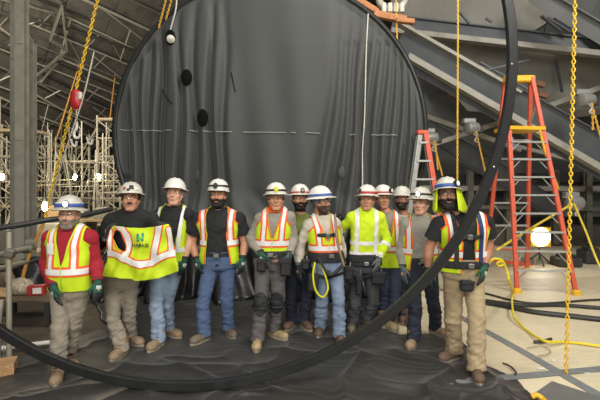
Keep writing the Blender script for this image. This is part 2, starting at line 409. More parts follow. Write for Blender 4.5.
fold_a = np.concatenate([np.array([.09, .10, .10, .12, .10, .09, .11, .06]), np.array([.05, .06, .07, .08, .07, .07, .07, .07, .06, .05])])
VV = []
for j in range(nv + 1):
    v = j / nv; z = ztop - (ztop - zbot) * (v ** 1.0); z = ztop - .004 if j == 0 else z
    l, r = half_edges(z)
    for i in range(nu + 1):
        u = i / nu; x = l + (r - l) * u; xx = x - DCX
        rad = math.hypot(xx, z - DCZ) / DR
        y = DD
        fan = max(0, 1 - v * 1.2)
        xq = xx
        if xx > .3: xq = 1.95 + (xx - 1.95) * (1 + .28 * fan) - .3 * fan            # pleats gather towards the upper right
        amp = min(1, .25 + 1.1 * v) * (1 if z < DCZ + .6 * DR else .75)
        dep = -sum(a * math.exp(-((xq - c + .035 * math.sin(z * 2.1 + c * 5)) / w_) ** 2) for c, w_, a in zip(fold_x, fold_w, fold_a)) * amp
        y -= dep * 1.6                                       # creases go back from the face
        y -= .05 * math.sin(xx * 3.1 + .6 * math.sin(z * 1.3)) * amp + .02 * math.sin(xx * 9 + z) * amp
        if z < 1.7:
            t = (1.7 - z) / 1.7; y -= 1.05 * t * t + .16 * t * math.sin(xx * 7.3 + 1.5 * math.sin(z * 4)) + .07 * t * math.sin(xx * 17 + z * 9)
        edge = min(1, max(0, (1 - rad) / .04)) if z > 1.9 else 1
        y = DD + (y - DD) * edge
        VV.append((x - DCX, y - DD, z))
VV = np.array(VV); idx = np.arange((nu + 1) * (nv + 1)).reshape(nv + 1, nu + 1)
Q = np.stack([idx[:-1, :-1], idx[1:, :-1], idx[1:, 1:], idx[:-1, 1:]], -1).reshape(-1, 4)
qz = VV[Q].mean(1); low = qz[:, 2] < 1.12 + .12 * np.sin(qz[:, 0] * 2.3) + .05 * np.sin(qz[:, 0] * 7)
np_mesh('fabric', VV, Q[~low], m_black, disc, solid=.012)
m_skirt = M('shaded_black_plastic', (24, 24, 25), .34, var=.1, scale=4, bump=.35, bscale=9)  # glossy black plastic, its dark tone also painting in shade behind the crew
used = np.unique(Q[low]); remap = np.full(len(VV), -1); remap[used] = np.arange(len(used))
np_mesh('shaded_plastic_skirt', VV[used], remap[Q[low]], m_skirt, disc, solid=.006)
def disc_y(x, z, pad=.02):      # front of the fabric near world x, z
    k = np.argmin((VV[:, 0] + DCX - x) ** 2 + (VV[:, 2] - z) ** 2); return VV[k, 1] + DD - pad
MB().tube([(DCX + (DR + .03) * math.cos(t), DD + .02, DCZ + (DR + .03) * math.sin(t)) for t in np.linspace(0, 2 * math.pi, 120, endpoint=False)], .05, 10, closed=True).build('rim', m_hoop, disc)
m_hole = M('black_vent_patch', (12, 13, 13), .8, var=.1, spec=.1)
for x, y, rx, rz in ((171, 38, .085, .13), (187, 78, .095, .14), (203, 118, .09, .15)):
    c = at(x, y, DD); yy = disc_y(c.x, c.z, .03)
    MB().lathe([(0, .012), (.8, .01), (1, 0), (1, -.03)], (c.x, yy, c.z), 20, (0, -1, 0), rz, rx).build('vent_patch', m_hole, disc)
for x, y in ((196, 176), (342, 173)):
    c = at(x, y, DD); yy = disc_y(c.x, c.z, .015)
    MB().lathe([(0, .012), (.8, .01), (1, 0), (1, -.03)], (c.x, yy, c.z), 16, (0, -1, 0), .11, .06).build('vent_patch', m_black, disc)
c = at(171, 40, DD)
MB().lathe([(0, -.04), (.05, -.02), (.07, .03), (.03, .08), (0, .09)], (c.x + .02, disc_y(c.x, c.z, .08), c.z - .02), 14, (.5, -1, -.2)).build('vent_nozzle', m_white, disc)
def on_disc(px, py, pad=.02):
    c = at(px, py, DD); return Vector((c.x, disc_y(c.x, c.z, pad), c.z))
MB().tube(curve_pts([on_disc(*p) for p in ((368, 14), (366.5, 50), (366, 85), (365, 120), (363.5, 150), (363, 178), (362, 205))], 5), .011, 6).build('hem_cord', m_white, disc)
m_chalk = M('pale_chalk_line', (140, 150, 142), .9)
for x0, x1 in ((119, 131), (135, 172), (190, 197), (203, 212), (216, 232), (243, 286), (291, 296), (306, 320), (350, 355), (372, 398)):
    n = max(2, int((x1 - x0) / 3)); 
    MB().tube([on_disc(x0 + (x1 - x0) * k / n, 129.5 + (x0 + (x1 - x0) * k / n - 118) * .02, .012) for k in range(n + 1)], .009, 5).build('chalk_dash', m_chalk, disc)
for pts in (((160, 88), (166, 97), (173, 104)), ((231, 72), (235, 92))):
    MB().tube(curve_pts([on_disc(*p, .012) for p in pts], 4), .008, 5).build('stitch_line', m_hole, disc)
# orange timber packing and cord at the hoop's top right
m_timber = M('orange_timber', (176, 118, 76), .7, var=.25, scale=4, stretch=(1, 8, 8))
cl = thing('beam_clamp', 'pale steel yoke clamp hanging above the hoop at its upper right', 'clamp', at(392, 8, 8.4))
MB().tube([at(392 + 13 * math.cos(t), -2 + 12 * math.sin(t), 8.4) for t in np.linspace(-.5, math.pi + .5, 18)], .07, 10).build('yoke', m_lsteel, cl)
for x in (384, 390, 396, 402): MB().lathe([(.045, -.08), (.05, 0), (.045, .09)], at(x, 8, 8.25), 8).build('bolt', m_white, cl)
for k, (x, y, wd, ht, r) in enumerate(((390, 17, .62, .13, .2), (405, 21, .34, .09, .1), (366, 5, .55, .11, .55))):
    o = MB().box((0, 0, 0), (wd, .12, ht), ry=r, bev=.012).build('timber_packer', m_timber, None, origin=(0, 0, 0)); o.location = at(x, y, (8.1, 7.9, 8.35)[k])
    tag(o, ['longer orange timber block jammed under the yoke clamp', 'short orange timber block right of the hanging chain end', 'orange timber lath along the top right rim of the hoop'][k], 'timber')

# ------------------------------------------------------------------ black sheet on the floor
FEETXY = []
def sheet_height(X, Y):
    P = np.stack([X, Y, np.zeros_like(X)], -1)
    n1 = wav(P * [1, 1, 1], 2.2, 0); n2 = wav(P, 4.5, 1); n3 = wav(P, 9, 2)
    a = np.abs(np.sin((X * .8 + Y * 1.5) * 1.9 + 2.0 * n1)); b2 = np.abs(np.sin((X * 1.7 - Y * .5) * 2.4 + 1.6 * n2)); c = np.abs(np.sin((X * .4 + Y * 2.2) * 8 + 3 * n3))
    h = .045 * (1 - a) ** 1.8 + .035 * (1 - b2) ** 2.2 + .005 * (1 - c) ** 1.5 + .002 * n3
    m = np.clip(1.1 - .4 * (Y - 3.6), .4, 1.1) * np.clip(1 + .2 * X, .6, 1.25)
    return np.maximum(h * m, 0) + .006
edge_px = [(86, 283), (104, 318), (108, 328), (66, 341), (26, 356), (0, 366), (-60, 384), (-140, 470), (-60, 640), (200, 700), (640, 690), (585, 430), (540, 403), (512, 380), (492, 367), (474, 351), (456, 340), (440, 334), (420, 334), (402, 333), (390, 323), (388, 300), (392, 283)]
EP = [fl(*p) for p in edge_px]; EP = np.array([(p.x, p.y) for p in EP])
def poly_sd(X, Y, P):        # signed distance to polygon, + inside
    d = np.full(X.shape, 1e9); ins = np.zeros(X.shape, bool); n = len(P)
    for i in range(n):
        a, b = P[i], P[(i + 1) % n]; e = b - a; wx, wy = X - a[0], Y - a[1]
        t = np.clip((wx * e[0] + wy * e[1]) / (e @ e), 0, 1); d = np.minimum(d, np.hypot(wx - e[0] * t, wy - e[1] * t))
        c = ((a[1] > Y) != (b[1] > Y)); ins ^= c & (X < (b[0] - a[0]) * (Y - a[1]) / ((b[1] - a[1]) or 1e-9) + a[0])
    return np.where(ins, d, -d)
def clip(V, T, f, *attrs):
    """keep the part of triangle mesh where f > 0 (f: per-vertex values)"""
    f = np.where(np.abs(f) < 1e-7, 1e-7, f); s = f > 0; c = s[T].sum(1)
    keep = T[c == 3]; new = [keep]; E = {}; nvx = len(V)
    one, two = T[c == 1], T[c == 2]
    def rot(A, want):
        k = np.argmax(s[A] == want, 1); return np.stack([A[np.arange(len(A)), (k + i) % 3] for i in range(3)], 1)
    one, two = rot(one, True), rot(two, False)
    ed = np.concatenate([one[:, [0, 1]], one[:, [0, 2]], two[:, [0, 1]], two[:, [0, 2]]]) if len(one) + len(two) else np.zeros((0, 2), int)
    es = np.sort(ed, 1); uq, inv = np.unique(es, axis=0, return_inverse=True); inv = inv.ravel() + nvx
    if len(uq):
        fa, fb = f[uq[:, 0]], f[uq[:, 1]]; t = (fa / (fa - fb))[:, None]; V = np.concatenate([V, V[uq[:, 0]] * (1 - t) + V[uq[:, 1]] * t])
    n1, n2 = len(one), len(two); e1, e2, e3, e4 = inv[:n1], inv[n1:2 * n1], inv[2 * n1:2 * n1 + n2], inv[2 * n1 + n2:]
    if n1: new.append(np.stack([one[:, 0], e1, e2], 1))
    if n2: new += [np.stack([e3, two[:, 1], two[:, 2]], 1), np.stack([e3, two[:, 2], e4], 1)]
    T = np.concatenate(new); used, T2 = np.unique(T, return_inverse=True)
    return V[used], T2.reshape(-1, 3)
def vnorm(V, T):
    n = np.cross(V[T[:, 1]] - V[T[:, 0]], V[T[:, 2]] - V[T[:, 0]]); N = np.zeros_like(V)
    for k in range(3): np.add.at(N, T[:, k], n)
    return N / np.maximum(np.linalg.norm(N, axis=1, keepdims=True), 1e-12)
def grid_tris(nx, ny):
    i = np.arange((nx + 1) * (ny + 1)).reshape(ny + 1, nx + 1)
    a, b, c, d = i[:-1, :-1].ravel(), i[:-1, 1:].ravel(), i[1:, 1:].ravel(), i[1:, :-1].ravel()
    return np.concatenate([np.stack([a, b, c], 1), np.stack([a, c, d], 1)])
def build_sheet(feet):
    nx, ny = 400, 360
    X, Y = np.meshgrid(np.linspace(-3.6, 3.2, nx + 1), np.linspace(1.5, 7.7, ny + 1)); X, Y = X.ravel(), Y.ravel()
    Z = sheet_height(X, Y)
    sd = poly_sd(X, Y, EP) + .05 * wav(np.stack([X, Y, 0 * X], -1), 7, 3)
    k = np.ones_like(Z)
    for fx, fy in feet: k *= 1 - .95 * np.exp(-((X - fx) ** 2 + (Y - fy) ** 2) / .15 ** 2)
    Z = .006 + (Z - .006) * k
    Z *= np.clip(sd / .15, .25, 1)
    V, T = clip(np.stack([X, Y, Z], 1), grid_tris(nx, ny), sd)
    o = np_mesh('floor_sheet', V - [0, 5, 0], T, m_blacksheet, None, solid=.006); o.location = (0, 5, 0)
    tag(o, 'crumpled black plastic sheet spread on the floor under the crew', 'sheet')
# ------------------------------------------------------------------ the loose hoop in front of the crew
HD = 3.6; hc = at(187, 60, HD); HR = 326 * HD / F
hb = MB(); prof = [(-.040, -.02), (-.034, -.027), (.034, -.027), (.040, -.02), (.040, .02), (.034, .027), (-.034, .027), (-.040, .02)]
n = 220; vs = []; fs = []
for i in range(n):
    t = 2 * math.pi * i / n; wob = .010 * math.sin(3 * t + 1) + .006 * math.sin(5 * t)
    for a, b2 in prof: vs.append((hc.x + (HR + wob + a) * math.cos(t), HD + b2 + .03 * math.cos(t), hc.z + (HR + wob + a) * math.sin(t)))
for i in range(n):
    for k in range(8): fs.append((i * 8 + k, i * 8 + (k + 1) % 8, ((i + 1) % n) * 8 + (k + 1) % 8, ((i + 1) % n) * 8 + k))
hp = thing('loose_hoop', 'large glossy black flat hoop standing upright in front of the crew', 'hoop', (hc.x, HD, 0))
hb.add(vs, fs).build('ring', m_hoop, hp)
m_bolt = M('hoop_bolt', (150, 150, 145), .35, .8)
for px, py in ((512, 64), (494, 167)):
    v = at(px, py, HD - .03); MB().lathe([(.009, 0), (.009, .006), (0, .009)], v, 8, (0, -1, 0)).build('bolt', m_bolt, hp)

# ------------------------------------------------------------------ chains
m_yel = M('yellow_chain', (234, 192, 52), .4, .2, var=.1)
m_org = M('orange_chain', (222, 170, 62), .5, .1, var=.1)
def link_mb(L, wd, r, n=12, k=5):
    pts = []
    for i in range(n):
        t = 2 * math.pi * i / n; c, s_ = math.cos(t), math.sin(t); pts.append((c * (wd / 2 - r), 0, s_ * (wd / 2 - r) + (1 if s_ >= 0 else -1) * (L - wd) / 2))
    return MB().tube(pts, r, k, closed=True, up=(0, 1, 0))
def chain(label, a, b, pitch, mat, joined, sag=0.0):
    a, b = Vector(a), Vector(b); o = thing('hanging_chain', label, 'chain', a)
    L = (b - a).length; n = int(L / pitch) + 1; wd, r = pitch * 1.1, pitch * .19; d = (b - a).normalized()
    q = Vector((0, 0, -1)).rotation_difference(d).to_matrix()
    big = MB(); me = None if joined else link_mb(pitch + 2 * r, wd, r).mesh('link', mat)
    proto = link_mb(pitch + 2 * r, wd, r, 10, 4)
    for i in range(n):
        p = a + d * pitch * (i + .5); tw = Matrix.Rotation(math.radians(45 + 90 * (i % 2) + 4 * math.sin(i * .7)), 3, 'Z'); R = q @ tw
        if joined: big.add([p + R @ Vector(v) for v in proto.v], proto.f)
        else:
            k = link('link', me, o); k.location = p - a; k.rotation_euler = R.to_euler()
    if joined: tag(big.build('links', mat, o), kind='stuff')
    return o
ch = chain('nearest yellow chain, hanging full height at the right down to the deck', at(575.5, -16, 3.98), at(566, 374, 3.98), .037, m_yel, False)
chain('yellow chain hanging behind the helmet with the lime neck shade', at(458, -20, 6.4), at(457, 262, 6.4), .032, m_yel, True)
chain('orange chain slanting down the left side past the red hook block', at(101, -14, 5.9), at(44, 222, 5.9), .046, m_yel, True)
chain('left one of the two chain strands above the hoop near the vent nozzle', at(169, -12, 7.2), at(159, 27, 7.2), .035, m_org, True)
chain('right one of the two chain strands above the hoop near the vent nozzle', at(175, -12, 7.2), at(166, 19, 7.2), .035, m_org, True)
chain('short yellow chain under the yoke clamp', at(396, -2, 7.9), at(397, 40, 7.9), .035, m_org, True)
o = MB().tube(curve_pts([at(177, -10, 7.3), at(176, 8, 7.3), at(172, 24, 7.35), at(169, 35, 7.4)], 6), .012, 6).build('tether_line', m_white, None, origin=at(177, -10, 7.3)); tag(o, 'white cord dropping to the vent nozzle on the black fabric', 'cord')
m_strap = M('orange_rope', (196, 140, 62), .8, var=.2)
o = MB().tube(curve_pts([at(44, 222, 5.9), at(36, 240, 5.85), at(27, 262, 5.8), at(20, 288, 5.8)], 6), .022, 8).build('sling_rope', m_strap, None, origin=at(44, 222, 5.9)); tag(o, 'orange rope tail hanging below the slanting left chain', 'rope')
for k, (pts, r) in enumerate(((((80, 62), (66, 108), (56, 140), (44, 172), (38, 192)), .014), (((115, 75), (112, 100), (108, 130), (100, 150)), .012))):
    d0 = shell_d(*pts[0]) - .02; dq = [d0, d0 - .5, d0 - .8, d0 - 1, d0 - 1.1]
    o = MB().tube(curve_pts([at(x, y, dd) for (x, y), dd in zip(pts, dq)], 5), r * 2, 6).build('sling_rope', m_strap, None, origin=at(*pts[0], d0)); tag(o, ['thin orange rope left of the white hook', 'thin orange rope near the left rim of the hoop'][k], 'rope')
# red hook block with its hook
m_red = M('red_enamel', (176, 40, 44), .35, var=.15)
hk = thing('hook_block', 'red chain hoist block with a pale hook hanging at the left', 'hoist', at(76, 92, 5.85))
c = at(76.5, 100, 5.85)
MB().lathe([(.03, .14), (.075, .11), (.085, .0), (.08, -.08), (.03, -.13)], c, 16, (0, 0, 1), 1, .75).build('body', m_red, hk)
MB().box(c + Vector((.07, -.02, .05)), (.05, .08, .1), bev=.012).build('gear_cover', m_white, hk)
MB().tube([c + Vector((0, 0, -.12)), c + Vector((0, 0, -.33))], .011, 8).build('load_link', m_lsteel, hk)
MB().tube(curve_pts([c + Vector(p) for p in ((0, 0, -.30), (0, 0, -.38), (-.035, 0, -.44), (-.02, 0, -.51), (.03, 0, -.51), (.05, 0, -.46))], 5), [.02] * 20 + [.017] * 6, 8).build('hook', m_white, hk)
MB().tube(curve_pts([c + Vector(p) for p in ((.035, 0, -.36), (.05, 0, -.40), (.045, 0, -.46))], 4), .008, 6).build('safety_latch', m_lsteel, hk)
o = MB().tube(curve_pts([at(94, 52, 5.8), at(83, 98, 5.8), at(69, 140, 5.8), at(52, 195, 5.8), at(50, 205, 5.8)], 6), .011, 6).build('hoist_cord', m_lsteel, None, origin=at(94, 52, 5.8)); tag(o, 'thin pale steel cable slanting beside the red hook block', 'cable')
for k, (x, y) in enumerate(((58, 157), (73, 144), (89, 142))):
    o = MB().tube(curve_pts([at(x - 2, y - 5, 9), at(x, y + 1, 9), at(x + 3, y + 2, 9), at(x + 4, y - 3, 9)], 4), .022, 8).build('spare_hook', m_white, None, origin=at(x, y, 9))
    tag(o, ['small white hook beside the slanting chain', 'small pale hook in the dark, left of a pair', 'small pale hook in the dark, right of a pair'][k], 'hook')

# ------------------------------------------------------------------ ladders
m_lad = M('orange_fibreglass', (208, 92, 66), .5, var=.1, scale=10)
m_alu = M('ladder_aluminium', (176, 177, 174), .45, .3, var=.1)
m_yplast = M('yellow_plastic', (228, 178, 40), .5)
def lerp(a, b, t): return a + (b - a) * t
def on_y(a, b, z): return lerp(a, b, (z - a.z) / (b.z - a.z))
la = thing('platform_ladder', 'tall orange platform step ladder with yellow top, at the right', 'ladder', fl(520, 292))
A0, A1 = fl(517, 291, .03), at(509, 126, 7.45); B0, B1 = fl(576, 293, .03), at(532, 77, 7.8)
C0, C1 = fl(527, 270, .03), at(530.5, 80, 7.95); D0, D1 = fl(485, 270, .03), at(505, 82, 7.95)
for a, b2 in ((A0, A1), (B0, B1), (C0, C1), (D0, D1)):
    r = MB().bar(a, b2, .066, .05, (0, 1, 0)).build('rail', m_lad, la)
    MB().box(a, (.12, .1, .1), bev=.015).build('foot', m_yplast, r)
z0 = .36
while z0 < 2.62:
    a, b2 = on_y(A0, A1, z0), on_y(B0, B1, z0); t = MB().box((a + b2) / 2, ((b2 - a).length, .09, .028), rz=math.atan2((b2 - a).y, (b2 - a).x)).build('tread', m_alu, la)
    MB().bar(a + Vector((.03, 0, -.16)), a + Vector((.17, 0, -.012)), .02, .012).build('tread_brace', m_alu, t); MB().bar(b2 + Vector((-.03, 0, -.16)), b2 + Vector((-.17, 0, -.012)), .02, .012).build('tread_brace', m_alu, t)
    z0 += .305
for z in (.5, .95, 1.4, 1.85, 2.25, 2.6):
    a, b2 = on_y(C0, C1, z), on_y(D0, D1, z); MB().box((a + b2) / 2, ((b2 - a).length, .05, .035), rz=0).build('rear_brace', m_alu, la)
MB().bar(on_y(C0, C1, .5), on_y(D0, D1, 1.4), .03, .012).build('cross_brace', m_alu, la); MB().bar(on_y(D0, D1, .5), on_y(C0, C1, 1.4), .03, .012).build('cross_brace', m_alu, la)
pz = A1.z; b2 = on_y(B0, B1, pz)
MB().hexa([A1 + Vector((-.03, -.06, -.06)), b2 + Vector((.03, -.06, -.06)), b2 + Vector((.03, .5, -.06)), A1 + Vector((-.03, .5, -.06)), A1 + Vector((-.03, -.06, .0)), b2 + Vector((.03, -.06, .0)), b2 + Vector((.03, .5, .0)), A1 + Vector((-.03, .5, .0))]).build('platform', m_yplast, la)
for z, px in ((pz + .45, 0), ):
    MB().bar(lerp(C0, C1, .78), on_y(B0, B1, z), .03, .02).build('guard_rail', m_alu, la)
MB().box((D1 + B1) / 2 + Vector((0, -.02, .0)), ((B1 - D1).x + .12, .16, .12), bev=.02).build('top_handle', m_yplast, la)
MB().box(A1 + Vector((0.02, -.05, -.32)), (.06, .012, .24)).build('blue_sticker', M('blue_sticker', (90, 130, 180), .5), la)
MB().tube(curve_pts([b2 + Vector((-.1, -.1, -.05)), b2 + Vector((0, -.12, -.5)), b2 + Vector((.2, -.14, -1.1))], 6), .02, 6).build('spreader', m_yplast, la)
m_hoist = M('hoist_grey', (150, 150, 146), .45, .4)
lb = thing('step_ladder', 'folded orange step ladder standing behind the crew, against the draped hoop', 'ladder', fl(428, 291))
R0, R1, L0, L1 = fl(452, 291, .02), at(425.5, 132, 7.18), fl(399, 291, .02), at(420, 135, 7.18)
R2, L2 = R0 + Vector((0, .12, 0)), L0 + Vector((0, .12, 0))
for a, b2, mt in ((R0, R1, m_lad), (L0, L1, m_hoist), (R2, R1 + Vector((0, .09, 0)), m_alu), (L2, L1 + Vector((0, .09, 0)), m_alu)): MB().bar(a, b2, .075, .05, (0, 1, 0)).build('rail', mt, lb)
for z in np.arange(.32, 2.5, .305):
    a, b2 = on_y(L0, L1, z), on_y(R0, R1, z); MB().box((a + b2) / 2, ((b2 - a).length, .08, .03)).build('tread', m_alu, lb)
MB().box((R1 + L1) / 2 + Vector((0, .05, .02)), (.18, .16, .07), bev=.015).build('top_cap', m_lad, lb)
lc = thing('fallen_ladder', 'red ladder lying on its side behind the platform ladder', 'ladder', fl(515, 262))
ra, rb2, rc, rd = at(494, 247, 9.2), at(540, 252, 9.6), at(492, 260, 9.1), at(538, 266, 9.5)
for a, b2 in ((ra, rb2), (rc, rd)): MB().bar(a, b2, .05, .07).build('rail', m_lad, lc)
for t in np.linspace(.08, .92, 6): MB().tube([lerp(ra, rb2, t), lerp(rc, rd, t)], .016, 6).build('rung', m_alu, lc)

# ------------------------------------------------------------------ hoists with short chains, right
def hoist(x, y, d, ends, label):
    o = thing('wall_hoist', label, 'hoist', at(x, y, d)); c = at(x, y, d)
    MB().lathe([(.05, -.16), (.13, -.13), (.15, 0), (.13, .12), (.06, .15)], c, 14, (1, .2, 0)).build('drum', m_hoist, o)
    MB().box(c + Vector((-.05, .05, .16)), (.28, .16, .12), bev=.02).build('trolley', m_hoist, o)
    MB().box(c + Vector((.18, 0, -.04)), (.1, .14, .16), bev=.02).build('motor', m_dsteel, o)
    pr = link_mb(.075, .05, .011, 8, 4); big = MB()
    for ex, ey, bx, by in ends:
        a, e = at(bx, by, d - .1), at(ex, ey, d - .1); dd = (e - a).normalized(); q = Vector((0, 0, -1)).rotation_difference(dd).to_matrix()
        for i in range(int((e - a).length / .055)):
            R = q @ Matrix.Rotation(.7 + 1.57 * (i % 2), 3, 'Z'); big.add([a + dd * .055 * (i + .5) + R @ Vector(v) for v in pr.v], pr.f)
    tag(big.build('chain_strands', m_org, o), kind='stuff')
    a = at(ends[0][2], ends[0][3] + 6, d - .12); MB().tube(curve_pts([a + Vector((-.05, 0, .08)), a + Vector((.02, 0, .0)), a + Vector((-.03, 0, -.08)), a + Vector((.05, 0, -.12))], 4), .022, 6).build('hook', m_lsteel, o)
hoist(472, 128, 9.6, [(486, 175, 476, 131), ], 'grey hoist with one chain strand, left of the tall ladder')
hoist(431, 138, 9.6, [(443, 178, 433, 140), (438, 170, 435, 140)], 'grey hoist directly above the step ladder top')
hoist(586, 100, 8.6, [(602, 142, 591, 102), (593, 132, 592, 102)], 'grey hoist at the right edge beside the nearest chain')
hoist(575, 203, 8.6, [(578, 214, 577, 204)], 'small grey hoist low at the right where the yellow rope hangs')

# ------------------------------------------------------------------ ropes, cables, lamp and oddments, right
m_rope = M('yellow_rope', (224, 200, 70), .7, var=.1)
m_ycord = M('yellow_power_cord', (226, 206, 36), .5)
m_wire = M('tan_wire', (150, 138, 110), .6)
m_cable = M('black_cable', (44, 44, 44), .5)
def cable(name, pts, r, mat, label, cat, n=8):
    P = curve_pts(pts, 8); o = MB().tube(P, r, n).build(name, mat, None, origin=P[0]); return tag(o, label, cat)
cable('tied_rope', [at(497, 250, 7.3), at(520, 235, 7.6), at(545, 220, 8), at(572, 204, 8.3)], .022, m_rope, 'yellow rope stretched from the low hoist down left to the coil', 'rope')
cable('tied_rope', [at(574, 204, 8.3), at(586, 232, 7.6), at(596, 258, 7.2), at(612, 292, 6.9)], .018, m_rope, 'yellow rope slanting from the low hoist to the right edge', 'rope')
def loop(cx, cy, rx, ry, d): return [at(cx + rx * math.cos(t), cy + ry * math.sin(t), d + .02 * math.sin(5 * t)) for t in np.linspace(-2.6, 3.4, 12)]
P = [at(486, 272, 4.9), at(489, 263, 4.9)] + [at(x, y, 4.9) for x, y in ((494, 259), (501, 260), (504, 264), (499, 266), (497, 263), (503, 262), (507, 272), (510, 284))] + [fl(513, 292, .02), fl(512, 299, .08), fl(512.5, 308, .10), fl(515, 318, .06), fl(528, 331, .02), fl(545, 341, .06), fl(566, 342, .02), fl(586, 344, .02), fl(612, 348, .02)]
cable('power_cord', P, .014, m_ycord, 'bright yellow power cord looping and snaking over the plywood deck', 'cord')
for k, (pts, r, mt, lb2, ct) in enumerate((
    ([fl(482, 302, .03), fl(505, 306, .03), fl(535, 312, .03), fl(570, 316, .03), fl(615, 321, .03)], .035, m_cable, 'thick black cable lying across the deck, nearest one', 'cable'),
    ([fl(482, 300, .03), fl(520, 305, .03), fl(560, 305, .03), fl(615, 309, .03)], .026, m_cable, 'thinner black cable behind the thick one on the deck', 'cable'),
    ([fl(480, 292, .02), fl(530, 303, .02), fl(590, 300, .02), fl(625, 299, .02)], .015, m_cable, 'faint dark cable furthest back on the deck', 'cable'),
    ([fl(527, 348, .02), fl(540, 346, .02), fl(550, 350, .02), fl(548, 354, .02), fl(538, 356, .02)], .005, m_wire, 'thin tan wire loop lying on the plywood', 'wire'),
    ([fl(503, 363, .01), fl(510, 366, .02), fl(516, 372, .02), fl(515, 375, .015)], .008, m_dsteel, 'bent rusty steel rod lying beside the black sheet', 'rod'),
    ([fl(534, 342, .02), fl(544, 341, .03), fl(551, 339, .02)], .018, m_dsteel, 'short dark stick under the yellow power cord', 'stick'))):
    cable(['black_cable', 'black_cable', 'black_cable', 'wire_loop', 'bent_rod', 'stick'][k], pts, r, mt, lb2, ct)
wl = thing('work_light', 'bright work light on a stand behind the tall ladder', 'lamp', (at(541, 237, 9.4).x, 9.4, 0))
c = at(541, 237, 9.4); m_lampf = M('lit_lamp_face', (255, 246, 224), .5, var=0, bump=0, emit=13)
MB().box(c + Vector((0, .06, 0)), (.44, .1, .42), bev=.06).build('housing', m_yplast, wl)
MB().lathe([(.2, -.02), (.2, .01), (.14, .03), (0, .04)], c, 24, (0, -1, 0)).build('lens', m_lampf, wl)
MB().tube([(c.x, 9.46, c.z - .12), (c.x, 9.46, .1)], .018, 8).build('stand', m_dsteel, wl)
for k in range(3):
    a = k * 2.094 + .3; MB().tube([(c.x, 9.46, .25), (c.x + .3 * math.cos(a), 9.46 + .3 * math.sin(a), .012)], .014, 6).build('leg', m_dsteel, wl)
spot('work_light_beam', (c.x, 9.3, c.z + .02), (1.0, 3.0, 1.8), 14, 100)
o = MB().hexa([fl(552, 381, .008), fl(533, 394, .008), fl(560, 430, .008), fl(640, 410, .008)] + [fl(552, 381, .02), fl(533, 394, .02), fl(560, 430, .02), fl(640, 410, .02)]).build('board_offcut', M('grey_board', (104, 104, 102), .7, var=.1), None, origin=fl(552, 381), smooth=False); tag(o, 'flat dark grey board lying at the lower right corner', 'board')
o = MB().tube(curve_pts([fl(532, 397, .03), fl(537, 395, .05), fl(543, 399, .03), fl(548, 404, .03)], 5), .02, 8).build('strap_end', m_yplast, None, origin=fl(532, 397)); tag(o, 'yellow strap end poking from the sheet beside the grey board', 'strap')
for k, (x, y, sx, sz) in enumerate(((566, 262, .5, .2), (590, 259, .4, .3), (474, 259, .4, .25))):
    p = fl(x, y + 4); o = MB().box((p.x, p.y, sz / 2), (sx, .4, sz), bev=.03).box((p.x, p.y, sz + .03), (sx * .6, .25, .06), bev=.01).build('equipment_case', m_dsteel, None, origin=p)
    tag(o, ['low dark equipment case right of the ladder foot', 'dark equipment case at the far right edge of the deck', 'dark equipment case left of the tall ladder foot'][k], 'case')

# ------------------------------------------------------------------ left background: scaffolds, lamps, rail, oddments
m_scaf = M('scaffold_tube', (132, 126, 110), .5, .2, var=.15)
m_plank = M('scaffold_plank', (140, 118, 82), .7, var=.2)
def scaffold(x, y, wd, dp, H, lv, label, bays=1):
    o = thing('scaffold_tower', label, 'scaffold', (x, y, 0)); r = .03; s = MB(); l = MB(); b = MB()
    for i in range(bays + 1):
        for j in (0, 1): s.tube([(x + wd * i, y + dp * j, 0), (x + wd * i, y + dp * j, H)], r, 6)
    for k in range(lv + 1):
        z = .25 + (H - .4) * k / lv
        for j in (0, 1): l.tube([(x, y + dp * j, z), (x + wd * bays, y + dp * j, z)], r * .9, 6)
        for i in range(bays + 1): l.tube([(x + wd * i, y, z), (x + wd * i, y + dp, z)], r * .9, 6)
        if k < lv:
            z2 = .25 + (H - .4) * (k + 1) / lv
            for i in range(bays): b.tube([(x + wd * (i + k % 2), y, z), (x + wd * (i + 1 - k % 2), y, z2)], r * .8, 6); b.tube([(x + wd * i, y + dp, z2), (x + wd * (i + 1), y + dp, z)], r * .8, 6)
    tag(s.build('standards', m_scaf, o), kind='stuff'); tag(l.build('ledgers', m_scaf, o), kind='stuff'); tag(b.build('braces', m_scaf, o), kind='stuff')
    for k in (1, lv):
        z = .25 + (H - .4) * k / lv + .05
        for q in range(3): MB().box((x + wd * bays / 2, y + dp * (q + .5) / 3, z), (wd * bays, dp / 3 - .02, .045)).build('plank', m_plank, o)
    return o
for px, d, wd, dp, H, lv, bays, lb2 in ((97, 14.5, .78, .9, 4.1, 6, 1, 'scaffold tower close to the left rim of the hoop'), (-8, 13.5, 1.2, 1.0, 3.6, 4, 1, 'scaffold tower behind the steel columns at the left edge'),
                                        (38, 17, 1.5, 1.1, 3.4, 4, 1, 'distant scaffold between the columns and the slanting chain'), (70, 20, 1.3, 1.0, 2.9, 3, 1, 'furthest low scaffold behind the bearded man in red'), (109, 18.2, 1.3, 1, 4.4, 5, 1, 'distant taller scaffold half hidden by the hoop rim')):
    scaffold(at(px, HOR, d).x, d, wd, dp, H, lv, lb2, bays)
